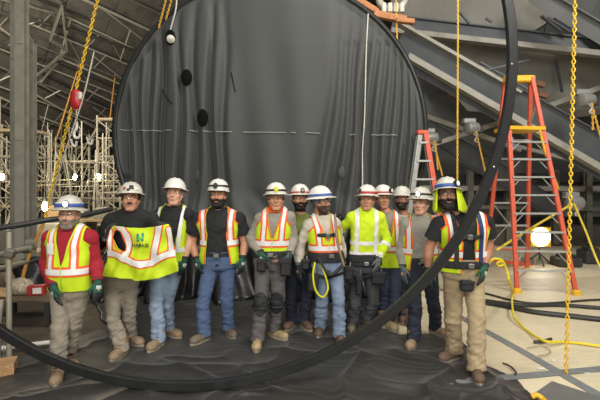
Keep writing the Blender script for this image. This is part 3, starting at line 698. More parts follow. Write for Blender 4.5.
for k, (px, y0, px2, y1, d) in enumerate(((40, 205, 52, 130, 16), (60, 208, 72, 150, 16), (80, 206, 62, 156, 15), (92, 205, 96, 150, 13), (52, 200, 86, 170, 17.5), (0, 150, 14, 200, 12), (28, 150, 44, 200, 15), (84, 165, 100, 205, 14))):
    a, b2 = at(px, y0, d), at(px2, y1, d + .5); a.z = 0
    o = MB().tube([a, b2], .03, 6).build('raking_pole', m_scaf, None, origin=a); tag(o, ['leaning scaffold pole, slanting right near the slanting chain', 'leaning scaffold pole under the white hooks', 'leaning scaffold pole tilting left beneath the hooks', 'near upright scaffold pole left of the hoop-side tower', 'long shallow leaning pole crossing the far scaffold', 'leaning pole at the left edge by the columns', 'leaning pole just right of the columns', 'leaning pole running into the hoop-side tower foot'][k], 'pole', 'leaning scaffold poles')
rng = random.Random(11); tk = MB()
for k in range(120):
    d = rng.uniform(13, 18.5); x = rng.uniform(-12, 118); y = rng.uniform(150, 232); kind = k % 4
    a = at(x, y, d); h_ = rng.uniform(.8, 2.2)
    b2 = a + Vector((0, 0, h_)) if kind == 0 else a + Vector((rng.uniform(-1.3, 1.3), rng.uniform(-.4, .4), h_ * .8)) if kind in (1, 2) else a + Vector((rng.uniform(1, 2.6), rng.uniform(-.5, .5), rng.uniform(-.1, .1)))
    a.z = max(a.z, .02); b2.z = min(max(b2.z, .1), 4.6); tk.tube([a, b2], rng.choice((.012, .016, .022)), 5, cap=False)
for k in range(26):
    d = rng.uniform(13, 17); x = rng.uniform(-10, 114); tk.tube([(at(x, 0, d).x, d, 0), (at(x, 0, d).x, d, rng.uniform(2.2, 3.6))], .024, 5)
o = tk.build('scaffold_thicket', m_scaf); tag(o, 'dense thicket of far scaffold tubes and braces at the left', None, None, 'stuff')
m_bulb = M('lit_bulb', (255, 238, 190), .5, var=0, bump=0, emit=60)
for k, (x, y, d, e) in enumerate(((2, 177, 12.6, 60), (25.5, 177, 12.8, 60), (75, 177, 14, 70), (98.5, 177, 13.6, 70), (45, 206.5, 9.0, 45), (50, 177, 19, 40))):
    p = at(x, y, d); o = thing('string_lamp', ['lit bulb at the far left edge', 'lit bulb just right of the widest column', 'lit bulb in the scaffold behind the red shirted man', 'lit bulb in the hoop-side scaffold tower', 'low lit bulb left of the first white helmet', 'faint far bulb between the chain and the scaffold'][k], 'lamp', p, 'string lamps along the scaffold')
    MB().lathe([(0, -.1), (.04, -.08), (.055, 0), (.04, .07), (.03, .1)], p, 12).build('bulb', m_bulb, o); MB().lathe([(.035, .09), (.04, .2), (.01, .22)], p, 8).build('socket', m_dsteel, o)
    for q in range(6): pass
    MB().tube([p + Vector((0, 0, .2)), p + Vector((0, .05, 1.1))], .008, 5).build('flex', m_cable, o)
    point('bulb_light', p + Vector((0, -.25, 0)), e * .4)
# hand rail at the left edge
gr = thing('guard_rail', 'galvanised pipe guard rail with clamps at the left edge', 'railing', fl(8, 362))
pd = 4.28
MB().tube([at(9, 232, pd), (at(9, 232, pd).x, pd, .0)], .026, 12).build('post', m_lsteel, gr)
MB().tube([at(1.5, 300, pd - .1), (at(1.5, 300, pd).x, pd - .1, .0)], .02, 10).build('post', m_lsteel, gr)
MB().tube([at(-14, 272, pd - .05), at(26, 262, pd + 1.2), ], .03, 12).build('rail', m_lsteel, gr)
MB().tube([at(-14, 258, pd - .05), at(34, 247, pd + 1.4)], .034, 12).build('rail', m_lsteel, gr)
MB().box(at(10, 253, pd - .02), (.09, .09, .09), ry=.3, bev=.015).build('clamp', m_steel, gr)
for a, b2 in ((at(27, 249, pd + 1.15), .1), (at(30, 243, pd + 1.3), .07)): MB().lathe([(.05, -.05), (.06, 0), (.05, .05)], a, 10, (1, .6, 0)).build('clamp', m_steel, gr)
wr = MB()
for k in range(9): wr.tube([at(-6, 318 + k * 5.5, pd), at(8, 318 + k * 5.5, pd)], .003, 5)
for k in range(5): wr.tube([at(-6 + k * 3.3, 316, pd), at(-6 + k * 3.3, 364, pd)], .003, 5)
tag(wr.build('wire_mesh', m_lsteel, gr), kind='stuff')
cable('slung_hose', [at(-8, 229, 5.2), at(20, 225, 5.3), at(48, 220, 5.5), at(80, 216, 5.9), at(112, 209, 6.4)], .035, m_cable, 'black hose slung across behind the red shirted man at shoulder height', 'hose')
cable('slung_hose', [at(-8, 271, 6.1), at(14, 268, 6.15), at(30, 262, 6.25), at(50, 256, 6.4)], .03, m_cable, 'lower black hose beneath the thick guard rail pipe', 'hose')
o = MB().tube([fl(2, 348, .03), fl(78, 339, .03)], .024, 10).build('white_conduit', M('white_plastic_pipe', (228, 226, 216), .4), None, origin=fl(2, 348)); tag(o, 'white plastic pipe lying on the floor at the left', 'pipe')
o = MB().hexa([fl(-14, 380, .01), fl(14, 374, .01), fl(18, 366, .01), fl(-10, 370, .01)] + [p + Vector((0, 0, .1)) for p in (fl(-14, 380, .01), fl(14, 374, .01), fl(18, 366, .01), fl(-10, 370, .01))]).build('timber_block', M('pale_timber', (190, 150, 108), .7, var=.2, scale=6, stretch=(1, 6, 6)), None, origin=fl(0, 372), smooth=False); tag(o, 'sawn timber block lying at the lower left edge', 'timber')
# clutter beside the rail
m_card = M('cardboard', (182, 150, 104), .8); m_bag = M('black_bin_bag', (34, 34, 34), .35, bump=.6, bscale=25); m_rbox = M('red_carton', (170, 42, 38), .5); m_clear = M('crumpled_clear_wrap', (164, 152, 132), .2, var=.3, scale=30, bump=.8, bscale=40)
def case(x, y, sx, sy, sz, mat, name, label, cat, rz=0, z0=0):
    p = fl(x, y); o = thing(name, label, cat, (p.x, p.y, z0)); MB().box((p.x, p.y, z0 + sz / 2), (sx, sy, sz), rz=rz, bev=.01).build('body', mat, o)
    MB().box((p.x, p.y, z0 + sz + .006), (sx * .98, sy * .2, .006), rz=rz).build('tape', m_tape, o); return o
crate = thing('low_table', 'low rough timber table behind the guard rail at the left', 'table', fl(32, 318))
p = fl(30, 318); MB().box((p.x, p.y, .30), (.85, .6, .04), bev=.008).build('top', M('dirty_board', (98, 84, 66), .85, var=.25, scale=8), crate)
for sx in (-.38, .38):
    for sy in (-.25, .25): MB().box((p.x + sx, p.y + sy, .14), (.06, .06, .28)).build('leg', m_dsteel, crate)
def on_table(dx, dy): return Vector((p.x + dx, p.y + dy, .322))
q = on_table(.12, -.05); o = thing('red_carton', 'small red carton with a white label on the low table', 'carton', q); MB().box(q + Vector((0, 0, .06)), (.2, .13, .12), rz=.3, bev=.006).build('body', m_rbox, o); MB().box(q + Vector((.045, -.07, .065)), (.1, .004, .075), rz=.3).build('label_patch', m_scrap, o)
def blob(name, c, r, mat, label, cat, amp=.25, fr=9, flat=1.0):
    n, m_ = 22, 14; V = []
    for j in range(m_ + 1):
        for i in range(n):
            a, b2 = 2 * math.pi * i / n, math.pi * j / m_; V.append((math.cos(a) * math.sin(b2), math.sin(a) * math.sin(b2), math.cos(b2)))
    V = np.array(V); k = 1 + amp * wav(V, fr * .3, 2) + amp * .5 * wav(V, fr, 3); V = V * k[:, None] * np.array(r); V[:, 2] = np.maximum(V[:, 2], -r[2] * .75 * flat) + r[2] * .75 * flat
    I = np.arange(n * (m_ + 1)).reshape(m_ + 1, n); Qd = np.stack([I[:-1], I[1:], np.roll(I[1:], -1, 1), np.roll(I[:-1], -1, 1)], -1).reshape(-1, 4)
    o = np_mesh(name, V, Qd, mat); o.location = c; return tag(o, label, cat)
blob('plastic_wrap', on_table(-.12, -.02), (.16, .12, .11), m_clear, 'crumpled clear plastic wrap heaped on the low table', 'wrap')
blob('paper_bag', on_table(-.28, -.16), (.14, .1, .06), m_card, 'flattened brown paper bag on the low table corner', 'bag')
blob('rubbish_bag', fl(34, 296), (.30, .26, .32), m_bag, 'black rubbish bag slumped behind the low table', 'bag')
case(26, 279, .5, .45, .5, m_card, 'cardboard_box', 'cardboard box behind the guard rail, left of two', 'box'); case(48, 272, .7, .5, .45, m_card, 'cardboard_box', 'cardboard box behind the guard rail, right of two', 'box', .2)
case(62, 262, .8, .6, .9, m_lsteel, 'metal_locker', 'low grey metal locker behind the red shirted man', 'locker'); case(112, 251, .8, .5, .7, m_plank, 'plywood_crate', 'plywood crate between the first two men far behind', 'crate', .1)
case(10, 262, .8, .5, .75, m_steel, 'metal_locker', 'grey metal locker behind the rail at the left edge', 'locker')
tb = thing('work_bench', 'long pale work bench far behind the first two men', 'table', (-4.7, 10.6, 0))
MB().box((-4.7, 10.6, .9), (3.4, .8, .06), bev=.01).build('top', m_plank, tb)
for sx in (-1.6, -.5, .5, 1.6): MB().box((-4.7 + sx, 10.6, .44), (.07, .7, .87)).build('leg', m_scaf, tb)
for k, (dx, sx, sz, mt) in enumerate(((-1.3, .4, .3, m_card), (-.7, .3, .22, m_lsteel), (-.1, .5, .26, m_scaf), (.6, .4, .34, m_card), (1.2, .3, .24, m_white))):
    o = MB().box((0, 0, sz / 2 + .931), (sx, .35, sz), rz=.1 * k, bev=.01).box((0, 0, sz + .937), (sx * .5, .3, .012), bev=.002).build('parts_box', mt, None, origin=(0, 0, 0)); o.location = (-4.7 + dx, 10.6, 0)
    tag(o, ['brown box leftmost on the far work bench', 'pale metal box second from left on the far work bench', 'long tan box in the middle of the far work bench', 'tall brown box right of the middle on the far work bench', 'white box rightmost on the far work bench'][k], 'box', 'boxes on the far bench')


# ------------------------------------------------------------------ figures: signed-distance bodies meshed with surface nets
class Field:
    def __init__(s, xs, ys, zs): s.ax = (xs, ys, zs); s.F = np.full((len(xs), len(ys), len(zs)), .25)
    def blk(s, lo, hi, m=.09):
        sl = []
        for a, l, h in zip(s.ax, lo, hi):
            i, j = np.searchsorted(a, l - m), np.searchsorted(a, h + m); sl.append(slice(max(i - 1, 0), min(j + 1, len(a))))
        X = s.ax[0][sl[0]][:, None, None]; Y = s.ax[1][sl[1]][None, :, None]; Z = s.ax[2][sl[2]][None, None, :]
        return tuple(sl), X, Y, Z
    def put(s, sl, d, k, sub=False):
        A = s.F[sl]
        if sub:
            d = -d; h = np.maximum(k - np.abs(A - d), 0) / k if k > 0 else 0; s.F[sl] = np.maximum(A, d) + h * h * k / 4
        else:
            h = np.maximum(k - np.abs(A - d), 0) / k if k > 0 else 0; s.F[sl] = np.minimum(A, d) - h * h * k / 4
    def cone(s, a, b, ra, rb, k=.02, sub=False):
        a, b = np.array(a, float), np.array(b, float); r = max(ra, rb)
        sl, X, Y, Z = s.blk(np.minimum(a, b) - r, np.maximum(a, b) + r); e = b - a; L = e @ e + 1e-12
        t = np.clip(((X - a[0]) * e[0] + (Y - a[1]) * e[1] + (Z - a[2]) * e[2]) / L, 0, 1)
        d = np.sqrt((X - a[0] - t * e[0]) ** 2 + (Y - a[1] - t * e[1]) ** 2 + (Z - a[2] - t * e[2]) ** 2) - (ra + (rb - ra) * t)
        s.put(sl, d, k, sub)
    def ell(s, c, r, R=np.eye(3), k=.02, sub=False):
        c = np.array(c, float); m = max(r); sl, X, Y, Z = s.blk(c - m, c + m); X, Y, Z = X - c[0], Y - c[1], Z - c[2]
        q = [X * R[0][i] + Y * R[1][i] + Z * R[2][i] for i in range(3)]
        k0 = np.sqrt(sum((q[i] / r[i]) ** 2 for i in range(3))); k1 = np.sqrt(sum((q[i] / r[i] ** 2) ** 2 for i in range(3))) + 1e-9
        s.put(sl, k0 * (k0 - 1) / k1, k, sub)
    def loft(s, C, T, ex, ef, lean, prof, g=0, k=.03, t0=None, t1=None):
        """profile rows (t, half width, half depth, forward offset); C hip centre, lean = horizontal shift at t = 1"""
        pr = np.array(prof); ta, tb = pr[0, 0], pr[-1, 0]
        ta = ta if t0 is None else t0; tb = tb if t1 is None else t1
        lo = np.array([min(C[0], C[0] + lean[0]) - .32, min(C[1], C[1] + lean[1]) - .32, C[2] + ta * T - .03]); hi = np.array([max(C[0], C[0] + lean[0]) + .32, max(C[1], C[1] + lean[1]) + .32, C[2] + tb * T + .03])
        sl, X, Y, Z = s.blk(lo, hi, .02); t = (Z - C[2]) / T; tt = np.clip(t, pr[0, 0], pr[-1, 0]); tl = np.clip(t, 0, 1)
        w_, d_, o_ = (np.interp(tt.ravel(), pr[:, 0], pr[:, i]).reshape(tt.shape) for i in (1, 2, 3)); w_ = w_ + g; d_ = d_ + g
        dx, dy = X - C[0] - lean[0] * tl, Y - C[1] - lean[1] * tl
        u = dx * ex[0] + dy * ex[1]; v = dx * ef[0] + dy * ef[1] - o_
        n = 2.35; r = np.sqrt(u * u + v * v) + 1e-9; q = (np.abs(u / w_) ** n + np.abs(v / d_) ** n) ** (1 / n) + 1e-9
        d = np.maximum((r - r / q) * .85, np.maximum((ta * T + C[2]) - Z, Z - (tb * T + C[2])))
        s.put(sl, d, k)
    def mesh(s):
        Fv = s.F; ins = Fv < 0; nx, ny, nz = Fv.shape
        cnt = np.zeros((nx - 1, ny - 1, nz - 1), np.int8)
        for a in (0, 1):
            for b in (0, 1):
                for c in (0, 1): cnt += ins[a:nx - 1 + a, b:ny - 1 + b, c:nz - 1 + c]
        I, J, K = np.nonzero((cnt > 0) & (cnt < 8)); vid = np.full(cnt.shape, -1, np.int32); vid[I, J, K] = np.arange(len(I))
        acc = np.zeros((len(I), 3)); num = np.zeros(len(I)); xs, ys, zs = s.ax
        cor = [(a, b, c) for a in (0, 1) for b in (0, 1) for c in (0, 1)]
        for a in cor:
            for ax in range(3):
                if a[ax]: continue
                b = list(a); b[ax] = 1
                fa, fb = Fv[I + a[0], J + a[1], K + a[2]], Fv[I + b[0], J + b[1], K + b[2]]; m = (fa < 0) != (fb < 0)
                t = np.where(m, fa / np.where(m, fa - fb, 1), 0)
                pa = np.stack([xs[I + a[0]], ys[J + a[1]], zs[K + a[2]]], 1); pb = np.stack([xs[I + b[0]], ys[J + b[1]], zs[K + b[2]]], 1)
                acc += np.where(m[:, None], pa + (pb - pa) * t[:, None], 0); num += m
        V = acc / num[:, None]; Qs = []
        for ax in range(3):
            sl0 = [slice(None)] * 3; sl1 = [slice(None)] * 3; sl0[ax] = slice(0, -1); sl1[ax] = slice(1, None)
            A, B = ins[tuple(sl0)], ins[tuple(sl1)]; o = [i for i in range(3) if i != ax]
            P = np.stack(np.nonzero(A != B), 1); ok = (P[:, o[0]] > 0) & (P[:, o[1]] > 0) & (P[:, o[0]] < Fv.shape[o[0]] - 1) & (P[:, o[1]] < Fv.shape[o[1]] - 1); P = P[ok]
            if not len(P): continue
            d0 = np.zeros(3, int); d0[o[0]] = 1; d1 = np.zeros(3, int); d1[o[1]] = 1
            g = lambda p: vid[p[:, 0], p[:, 1], p[:, 2]]
            q = np.stack([g(P - d0 - d1), g(P - d1), g(P), g(P - d0)], 1); flip = A[P[:, 0], P[:, 1], P[:, 2]]
            if ax == 1: flip = ~flip
            q[~flip] = q[~flip][:, ::-1]; Qs.append(q)
        q = np.concatenate(Qs); return V, np.concatenate([q[:, [0, 1, 2]], q[:, [0, 2, 3]]])
def grid_axis(lo, hi, step, fine=None):
    out = [lo]
    while out[-1] < hi:
        st = step
        if fine:
            for a, b, f in fine:
                if a <= out[-1] < b: st = min(st, f)
        out.append(out[-1] + st)
    return np.array(out)
def P3(px, py, d): v = at(px, py, d); return np.array([v.x, v.y, v.z])

m_skin = {k: M('skin_' + k, c, .5, var=.08, scale=30, bump=.06, bscale=160) for k, c in dict(fair=(206, 156, 130), tan=(188, 136, 108), brown=(164, 116, 90)).items()}
m_hair = {k: M('hair_' + k, c, .7, var=.25, scale=60, bump=.5, bscale=220) for k, c in dict(black=(28, 24, 22), grey=(128, 116, 106), brown=(66, 46, 36)).items()}
m_eye = M('eye_white', (176, 168, 160), .25, var=0, bump=0); m_iris = M('eye_dark', (40, 28, 20), .2, var=0, bump=0); m_lip = M('lips', (166, 108, 92), .5, var=.1)
m_hat = M('white_hard_hat', (212, 210, 202), .3, var=.03, scale=6, bump=.0); m_hat2 = M('scuffed_hard_hat', (192, 188, 178), .38, var=.10, scale=16, bump=.03)
m_lime = M('hi_vis_lime', (196, 220, 30), .75, var=.06, scale=12, bump=.25, bscale=300); m_lime2 = M('hi_vis_mesh_lime', (176, 204, 40), .8, var=.08, scale=12, bump=.4, bscale=420)
m_orange = M('hi_vis_orange', (232, 92, 40), .7, var=.06); m_silver = M('silver_reflective', (222, 222, 220), .35, .0, var=.05, scale=20, bump=.15, bscale=120, sheen=.3)
m_dark = M('dark_webbing', (34, 35, 38), .7); m_black2 = M('black_cotton', (26, 27, 30), .85, var=.12, scale=10, bump=.25, bscale=200)
m_metal = M('buckle_metal', (150, 150, 150), .35, .8); m_clearp = clear_mat()
m_glove = M('green_knit_glove', (30, 78, 62), .75, var=.15, scale=40, bump=.4, bscale=260); m_glove_g = M('grey_glove', (92, 100, 104), .75, var=.15, scale=40, bump=.4, bscale=260); m_glove_b = M('black_glove', (40, 42, 44), .7, var=.15, bump=.4, bscale=260)
m_print = M('glove_print_white', (196, 206, 200), .6)
m_boot = {k: M('boot_' + k, c, .65, var=.2, scale=20, bump=.3) for k, c in dict(tan=(142, 120, 96), brown=(102, 80, 66), sand=(158, 140, 104), grey=(110, 98, 84)).items()}
m_sole = M('boot_sole', (150, 140, 122), .8); m_lampon = M('lit_headlamp', (255, 248, 232), .4, var=0, bump=0, emit=14)
m_band = {k: M('band_' + k, c, .5) for k, c in dict(blue=(62, 88, 158), red=(176, 48, 44), black=(30, 30, 32), yellow=(214, 210, 30), white=(220, 220, 216)).items()}
CLOTH = {k: M('cloth_' + k, c, .85, var=.10, scale=9, bump=.3, bscale=190) for k, c in dict(red=(150, 24, 40), black=(27, 28, 31), grey=(140, 134, 124), pale=(190, 182, 168), greyt=(146, 142, 132), lime=(198, 224, 32), green=(112, 122, 58),
    khakigrey=(146, 137, 123), ltjean=(130, 147, 168), jean=(82, 101, 136), charcoal=(92, 89, 88), navy=(38, 46, 66), midjean=(118, 134, 158), slate=(82, 84, 86), dkgrey=(66, 68, 72), khaki=(172, 154, 122), ink=(32, 38, 52)).items()}

TORSO = [(-.16, .085, .085, 0), (-.10, .15, .105, -.005), (.02, .178, .118, -.01), (.14, .172, .112, 0), (.28, .160, .106, .006), (.42, .158, .108, .008), (.58, .168, .114, .006), (.74, .180, .118, .004), (.85, .176, .110, 0), (.93, .15, .092, -.006), (1.0, .085, .07, -.01), (1.06, .06, .058, -.005)]
def person(S):
    fat, belly = S.get('fat', 1.0), S.get('belly', 0.0)
    # feet on the floor -----------------------------------------------------------------
    ank, fdir = [], []
    for (px, py), a in zip(S['ft'], S['toe']):
        tip = fl(px, py, .012); a = math.radians(a); d = np.array([math.sin(a), -math.cos(a), 0]); fdir.append(d)
        ank.append(np.array([tip.x, tip.y, 0]) - d * .185 + np.array([0, 0, .10]))
    D = S.get('d') or (ank[0][1] + ank[1][1]) / 2
    ty = math.radians(S.get('ty', 0)); ex = np.array([math.cos(ty), math.sin(ty), 0]); ef = np.array([math.sin(ty), -math.cos(ty), 0])
    C = P3(*S['hip'], D); C[2] += .05
    (ax, ay), (bx, by) = S['sh']; mid = P3((ax + bx) / 2, (ay + by) / 2, D); hw = (bx - ax) / 2 * D / F / max(math.cos(ty), .3); hw = min(hw, .235)
    SL, SR = mid - ex * hw, mid + ex * hw; SL[2] = P3(ax, ay, D)[2]; SR[2] = P3(bx, by, D)[2]
    N = mid + np.array([0, 0, .055]) - ef * .01
    T = N[2] - C[2]; lean = (N - C) * [1, 1, 0]
    root = np.array([C[0], D, 0.0]); RT = thing('person', S['label'], 'person', Vector(root), 'construction crew lined up before the black hoop')
    hips = [C - ex * .088, C + ex * .088]
    kd = S.get('kd', (0.04, .04)); knees = []
    for i in (0, 1):
        k = P3(*S['kn'][i], (D + ank[i][1]) / 2 - kd[i]); knees.append(k)
    dep = S.get('dep', ((-.04, .05), (-.04, .05))); el, wr = [], []
    for i in (0, 1): el.append(P3(*S['el'][i], D - dep[i][0])); wr.append(P3(*S['wr'][i], D - dep[i][1]))
    shd = [SL, SR]
    prof = [(t, (w_ * fat) * (hw / .2 if t > .7 else 1) ** .5, d_ * fat + belly * math.exp(-((t - .3) / .2) ** 2) * .6, o + belly * math.exp(-((t - .3) / .2) ** 2) * .5) for t, w_, d_, o in TORSO]
    # head frame
    hy, hp_ = math.radians(S.get('hy', 0)), math.radians(S.get('pitch', 0))
    hz = P3(*S['hat'], D)[2]; H = P3(S['hat'][0], S['hat'][1], D - .03); H[2] = hz - .168 * S.get('hs', 1.05)
    hf = np.array([math.sin(hy), -math.cos(hy), 0]); hx = np.array([math.cos(hy), math.sin(hy), 0]); hu = np.array([0, 0, 1.0])
    hf2 = hf * math.cos(hp_) + hu * math.sin(hp_); hu2 = hu * math.cos(hp_) - hf * math.sin(hp_)
    HS = S.get('hs', 1.05)
    def hd(x, y, z): return H + (hx * x + hf2 * y + hu2 * z) * HS
    HR = np.stack([hx, hf2, hu2], 1)
    # ---------------- primitives -------------------------------------------------------
    def torso(Fd, g, sh_frac=1.0, k=.04):
        Fd.loft(C, T, ex, ef, lean, prof, g, .03)
        for s_ in shd:
            e = N * .0 + mid + (s_ - mid) * sh_frac
            Fd.cone(mid - np.array([0, 0, .035]), e - np.array([0, 0, .016]), .062 + g, .047 + g, k)
            Fd.cone(N + np.array([0, 0, .02]), mid + (s_ - mid) * .85 * sh_frac + np.array([0, 0, .0]), .057 + g * .7, .046 + g, .05)
    def arm(Fd, i, g, upto=2.0, k=.03):
        s_, e, w_ = shd[i], el[i], wr[i]
        if upto < 1: Fd.cone(s_ - [0, 0, .01], s_ + (e - s_) * upto, .053 * fat ** .6 + g, .052 * fat ** .5 + g * 1.5, k); return
        Fd.cone(s_ - [0, 0, .01], e, .051 * fat ** .6 + g, .040 * fat ** .5 + g, k)
        if upto >= 2: Fd.cone(e, e + (w_ - e) * .35, .043 + g, .045 + g, .02); Fd.cone(e + (w_ - e) * .3, w_, .045 + g, .030 + g, .02)
    def legs(Fd, g, trous=False, k=.03):
        for i in (0, 1):
            h, kn_, a = hips[i], knees[i], ank[i]
            if trous:
                st = S.get('baggy', 1.0)
                Fd.cone(h + [0, 0, .02], kn_, .100 * fat ** .5, .069 * st, k); Fd.cone(kn_, kn_ + (a - kn_) * .45, .069 * st, .069 * st, .02); Fd.cone(kn_ + (a - kn_) * .4, a + [0, 0, -.03], .068 * st, .074 * st, .02)
            else:
                Fd.cone(h, kn_, .078, .047, k); Fd.cone(kn_, kn_ + (a - kn_) * .4 - fdir[i] * .012, .046, .048, .02); Fd.cone(kn_ + (a - kn_) * .35 - fdir[i] * .012, a, .047, .036, .02)
                Fd.cone(a, a - [0, 0, .045] + fdir[i] * .06, .04, .028, .02)
    allp = np.array([C, N, SL, SR, *el, *wr, *knees, *ank]); lo = allp.min(0) - .2; hi = allp.max(0) + .2
    # ---------------- body -------------------------------------------------------------
    zf = (H[2] - .15 * HS, H[2] + .14 * HS, .0055)
    xs = grid_axis(lo[0], hi[0], .012, [(H[0] - .12, H[0] + .12, .0055)]); ys = grid_axis(min(lo[1], H[1] - .2), hi[1], .012, [(H[1] - .13, H[1] + .13, .0055)]); zs = grid_axis(.02, hz + .03, .014, [zf])
    B = Field(xs, ys, zs); torso(B, 0); legs(B, 0)
    for i in (0, 1):
        arm(B, i, 0); hdir = np.array(S.get('hand', {}).get(i, (wr[i] - el[i]) / np.linalg.norm(wr[i] - el[i]) + [0, 0, -.9]), float); hd_ = wr[i] + hdir / np.linalg.norm(hdir) * .07; B.cone(wr[i], hd_, .026, .022, .02)
    B.cone(N - [0, 0, .03], hd(0, -.02, -.05), .06 * fat ** .5, .056 * fat ** .4, .03)
    e = lambda c, r, k=.02, sub=False: B.ell(hd(*c), [q * HS for q in r], HR, k, sub)
    cn = lambda a, b, ra, rb, k=.015, sub=False: B.cone(hd(*a), hd(*b), ra * HS, rb * HS, k, sub)
    e((0, -.012, .03), (.077, .097, .09)); e((0, .026, -.04), (.060, .066, .078), .03)
    for sx in (-1, 1):
        cn((sx * .056, -.005, -.045), (sx * .022, .06, -.104), .022, .018, .025); e((sx * .043, .056, -.028), (.024, .022, .022), .02)
        e((sx * .079, -.008, -.008), (.011, .022, .032), .008)
    cn((-.02, .062, -.106), (.02, .062, -.106), .019, .019, .02); cn((-.036, .079, .026), (.036, .079, .026), .013, .013, .015)
    for sx in (-1, 1): e((sx * .031, .096, .004), (.019, .014, .012), .012, True)
    cn((0, .086, .014), (0, .108, -.030), .0085, .0135, .012); 
    for sx in (-1, 1): cn((sx * .011, .094, -.034), (sx * .013, .088, -.035), .0085, .008, .008)
    cn((-.02, .081, -.064), (.02, .081, -.064), .0085, .0085, .010); cn((-.017, .080, -.075), (.017, .080, -.075), .0085, .0085, .010)
    cn((-.022, .094, -.0695), (.022, .094, -.0695), .0022, .0022, .004, True)
    BV, BT = B.mesh()
    skin = m_skin[S.get('skin', 'tan')]
    np_mesh('body', BV - root, BT, skin, RT)
    def hloc(V): q = (V - H) / HS; return np.stack([q @ hx, q @ hf2, q @ hu2], 1)
    hm = clip(BV, BT, BV[:, 2] - (H[2] - .19)); hm = clip(hm[0], hm[1], .16 - np.linalg.norm(hm[0] - H, axis=1) * .9)
    def patch(name, src, fs, push, mat, parent, solid=0, noise=0):
        V, Tt = src; n_ = vnorm(V, Tt)
        V2, T2 = V + n_ * push, Tt
        if noise: V2 = V2 + n_ * (noise * wav(V, 120, 2))[:, None]
        for f in fs:
            if len(T2) == 0: return None
            V2, T2 = clip(V2, T2, f(V2))
        if len(T2) < 2: return None
        return np_mesh(name, V2 - root, T2, mat, parent, solid=solid)
    # face details
    for sx in (-1, 1):
        c = hd(sx * .031, .079, .004); ey = MB().lathe([(0, -.0125 * HS), (.0088 * HS, -.0088 * HS), (.0125 * HS, 0), (.0088 * HS, .0088 * HS), (0, .0125 * HS)], c, 12, tuple(hf2)).build('eye', m_eye, RT)
        c2 = hd(sx * .031, .0905, .004); MB().lathe([(.0055, 0), (.005, .0015), (0, .002)], c2, 10, tuple(hf2)).build('iris', m_iris, ey)
        MB().tube(curve_pts([hd(sx * .014, .091, .024), hd(sx * .03, .091, .029), hd(sx * .047, .081, .024)], 4), .0042, 6).build('eyebrow', m_hair[S.get('hair', 'black')], RT)
    if not S.get('cover'):
        def mouth(V): q = hloc(V); return np.where(q[:, 1] > .05, 1 - (q[:, 0] / .021) ** 2 - ((q[:, 2] + .0695) / .009) ** 2, -1)
        patch('lips', hm, [mouth], .0012 if not S.get('beard') else S.get('beard_push', .01) * .55, m_lip, RT)
    bd = S.get('beard')
    if bd:
        big = S.get('beard_push', .010)
        def fb(V):
            q = hloc(V); a = np.minimum(np.minimum(-.046 - q[:, 2] + .35 * np.maximum(.03 - q[:, 1], 0), q[:, 2] + .150), q[:, 1] - .0)
            nose = ((q[:, 0] / .026) ** 2 + ((q[:, 2] + .030) / .018) ** 2) - 1; cheek = -.046 - q[:, 2] + .35 * np.maximum(.03 - q[:, 1], 0) + .012 * np.exp(-(q[:, 0] / .022) ** 2)
            lips = ((q[:, 0] / .024) ** 2 + ((q[:, 2] + .0705) / .0115) ** 2 - 1) * .01
            lips = np.where(q[:, 1] > .05, lips, 1)
            return np.minimum(np.minimum(np.minimum(a, nose * .02), cheek), lips)
        patch('beard', hm, [fb], big, m_hair[bd], RT, solid=big * .8, noise=.0022)
    if S.get('moustache'):
        def fm(V): q = hloc(V); return np.where(q[:, 1] > .05, 1 - (q[:, 0] / .03) ** 2 - ((q[:, 2] + .053) / .010) ** 2, -1)
        patch('moustache', hm, [fm], .006, m_hair[S['moustache']], RT, noise=.001)
    def fhair(V):
        q = hloc(V); return np.minimum(np.minimum(q[:, 2] + .02 - .9 * np.minimum(q[:, 1] + .02, 0) - .06 * (q[:, 1] < -.1), .018 - q[:, 1] + np.maximum(q[:, 2] - .02, 0) * .8), .14 - q[:, 2])
    def fear(V): q = hloc(V); return ((np.abs(q[:, 0]) - .079) / .014) ** 2 + ((q[:, 1] + .008) / .024) ** 2 + ((q[:, 2] + .008) / .036) ** 2 - 1
    patch('hair', hm, [fhair, fear], .003, m_hair[S.get('hair', 'black')], RT, noise=.001)
    if S.get('cover') == 'bandana':
        patch('head_cloth', hm, [lambda V: hloc(V)[:, 2] + .02 - .9 * np.minimum(hloc(V)[:, 1] * 0, 0) + np.clip(-hloc(V)[:, 1] * 1.2, 0, .06), lambda V: .04 - hloc(V)[:, 1]], .007, CLOTH['slate'], RT, solid=.003)
    if S.get('gaiter'):
        nk = clip(BV, BT, .035 - np.abs(BV[:, 2] - (N[2] + .035))); nk = clip(nk[0], nk[1], .12 - np.linalg.norm((nk[0] - N)[:, :2], axis=1))
        patch('neck_gaiter', nk, [], .014, m_orange, RT, solid=.004)
    if S.get('glasses'):
        gl = MB()
        for sx in (-1, 1):
            pts = [hd(sx * (.033 + .027 * math.cos(t)), .107 - .012 * abs(.033 + .027 * math.cos(t)) / .06, .003 + .019 * math.sin(t)) for t in np.linspace(0, 6.283, 14, endpoint=False)]
            gl.tube(pts, .0018, 5, closed=True); gl.tube([hd(sx * .06, .09, .008), hd(sx * .084, .06, .012), hd(sx * .086, -.02, .012)], .0022, 5)
        gl.tube([hd(-.008, .108, .008), hd(.008, .108, .008)], .002, 5); g = gl.build('safety_glasses', m_clearp if S['glasses'] == 'clear' else m_dark, RT)
        ln = MB()
        for sx in (-1, 1):
            ln.add([hd(sx * .033, .109, .003)] + [hd(sx * (.033 + .027 * math.cos(t)), .107 - .012 * abs(.033 + .027 * math.cos(t)) / .06, .003 + .019 * math.sin(t)) for t in np.linspace(0, 6.283, 14, endpoint=False)], [(0, k + 1, (k + 1) % 14 + 1) for k in range(14)])
        ln.build('lens', m_clearp, g)
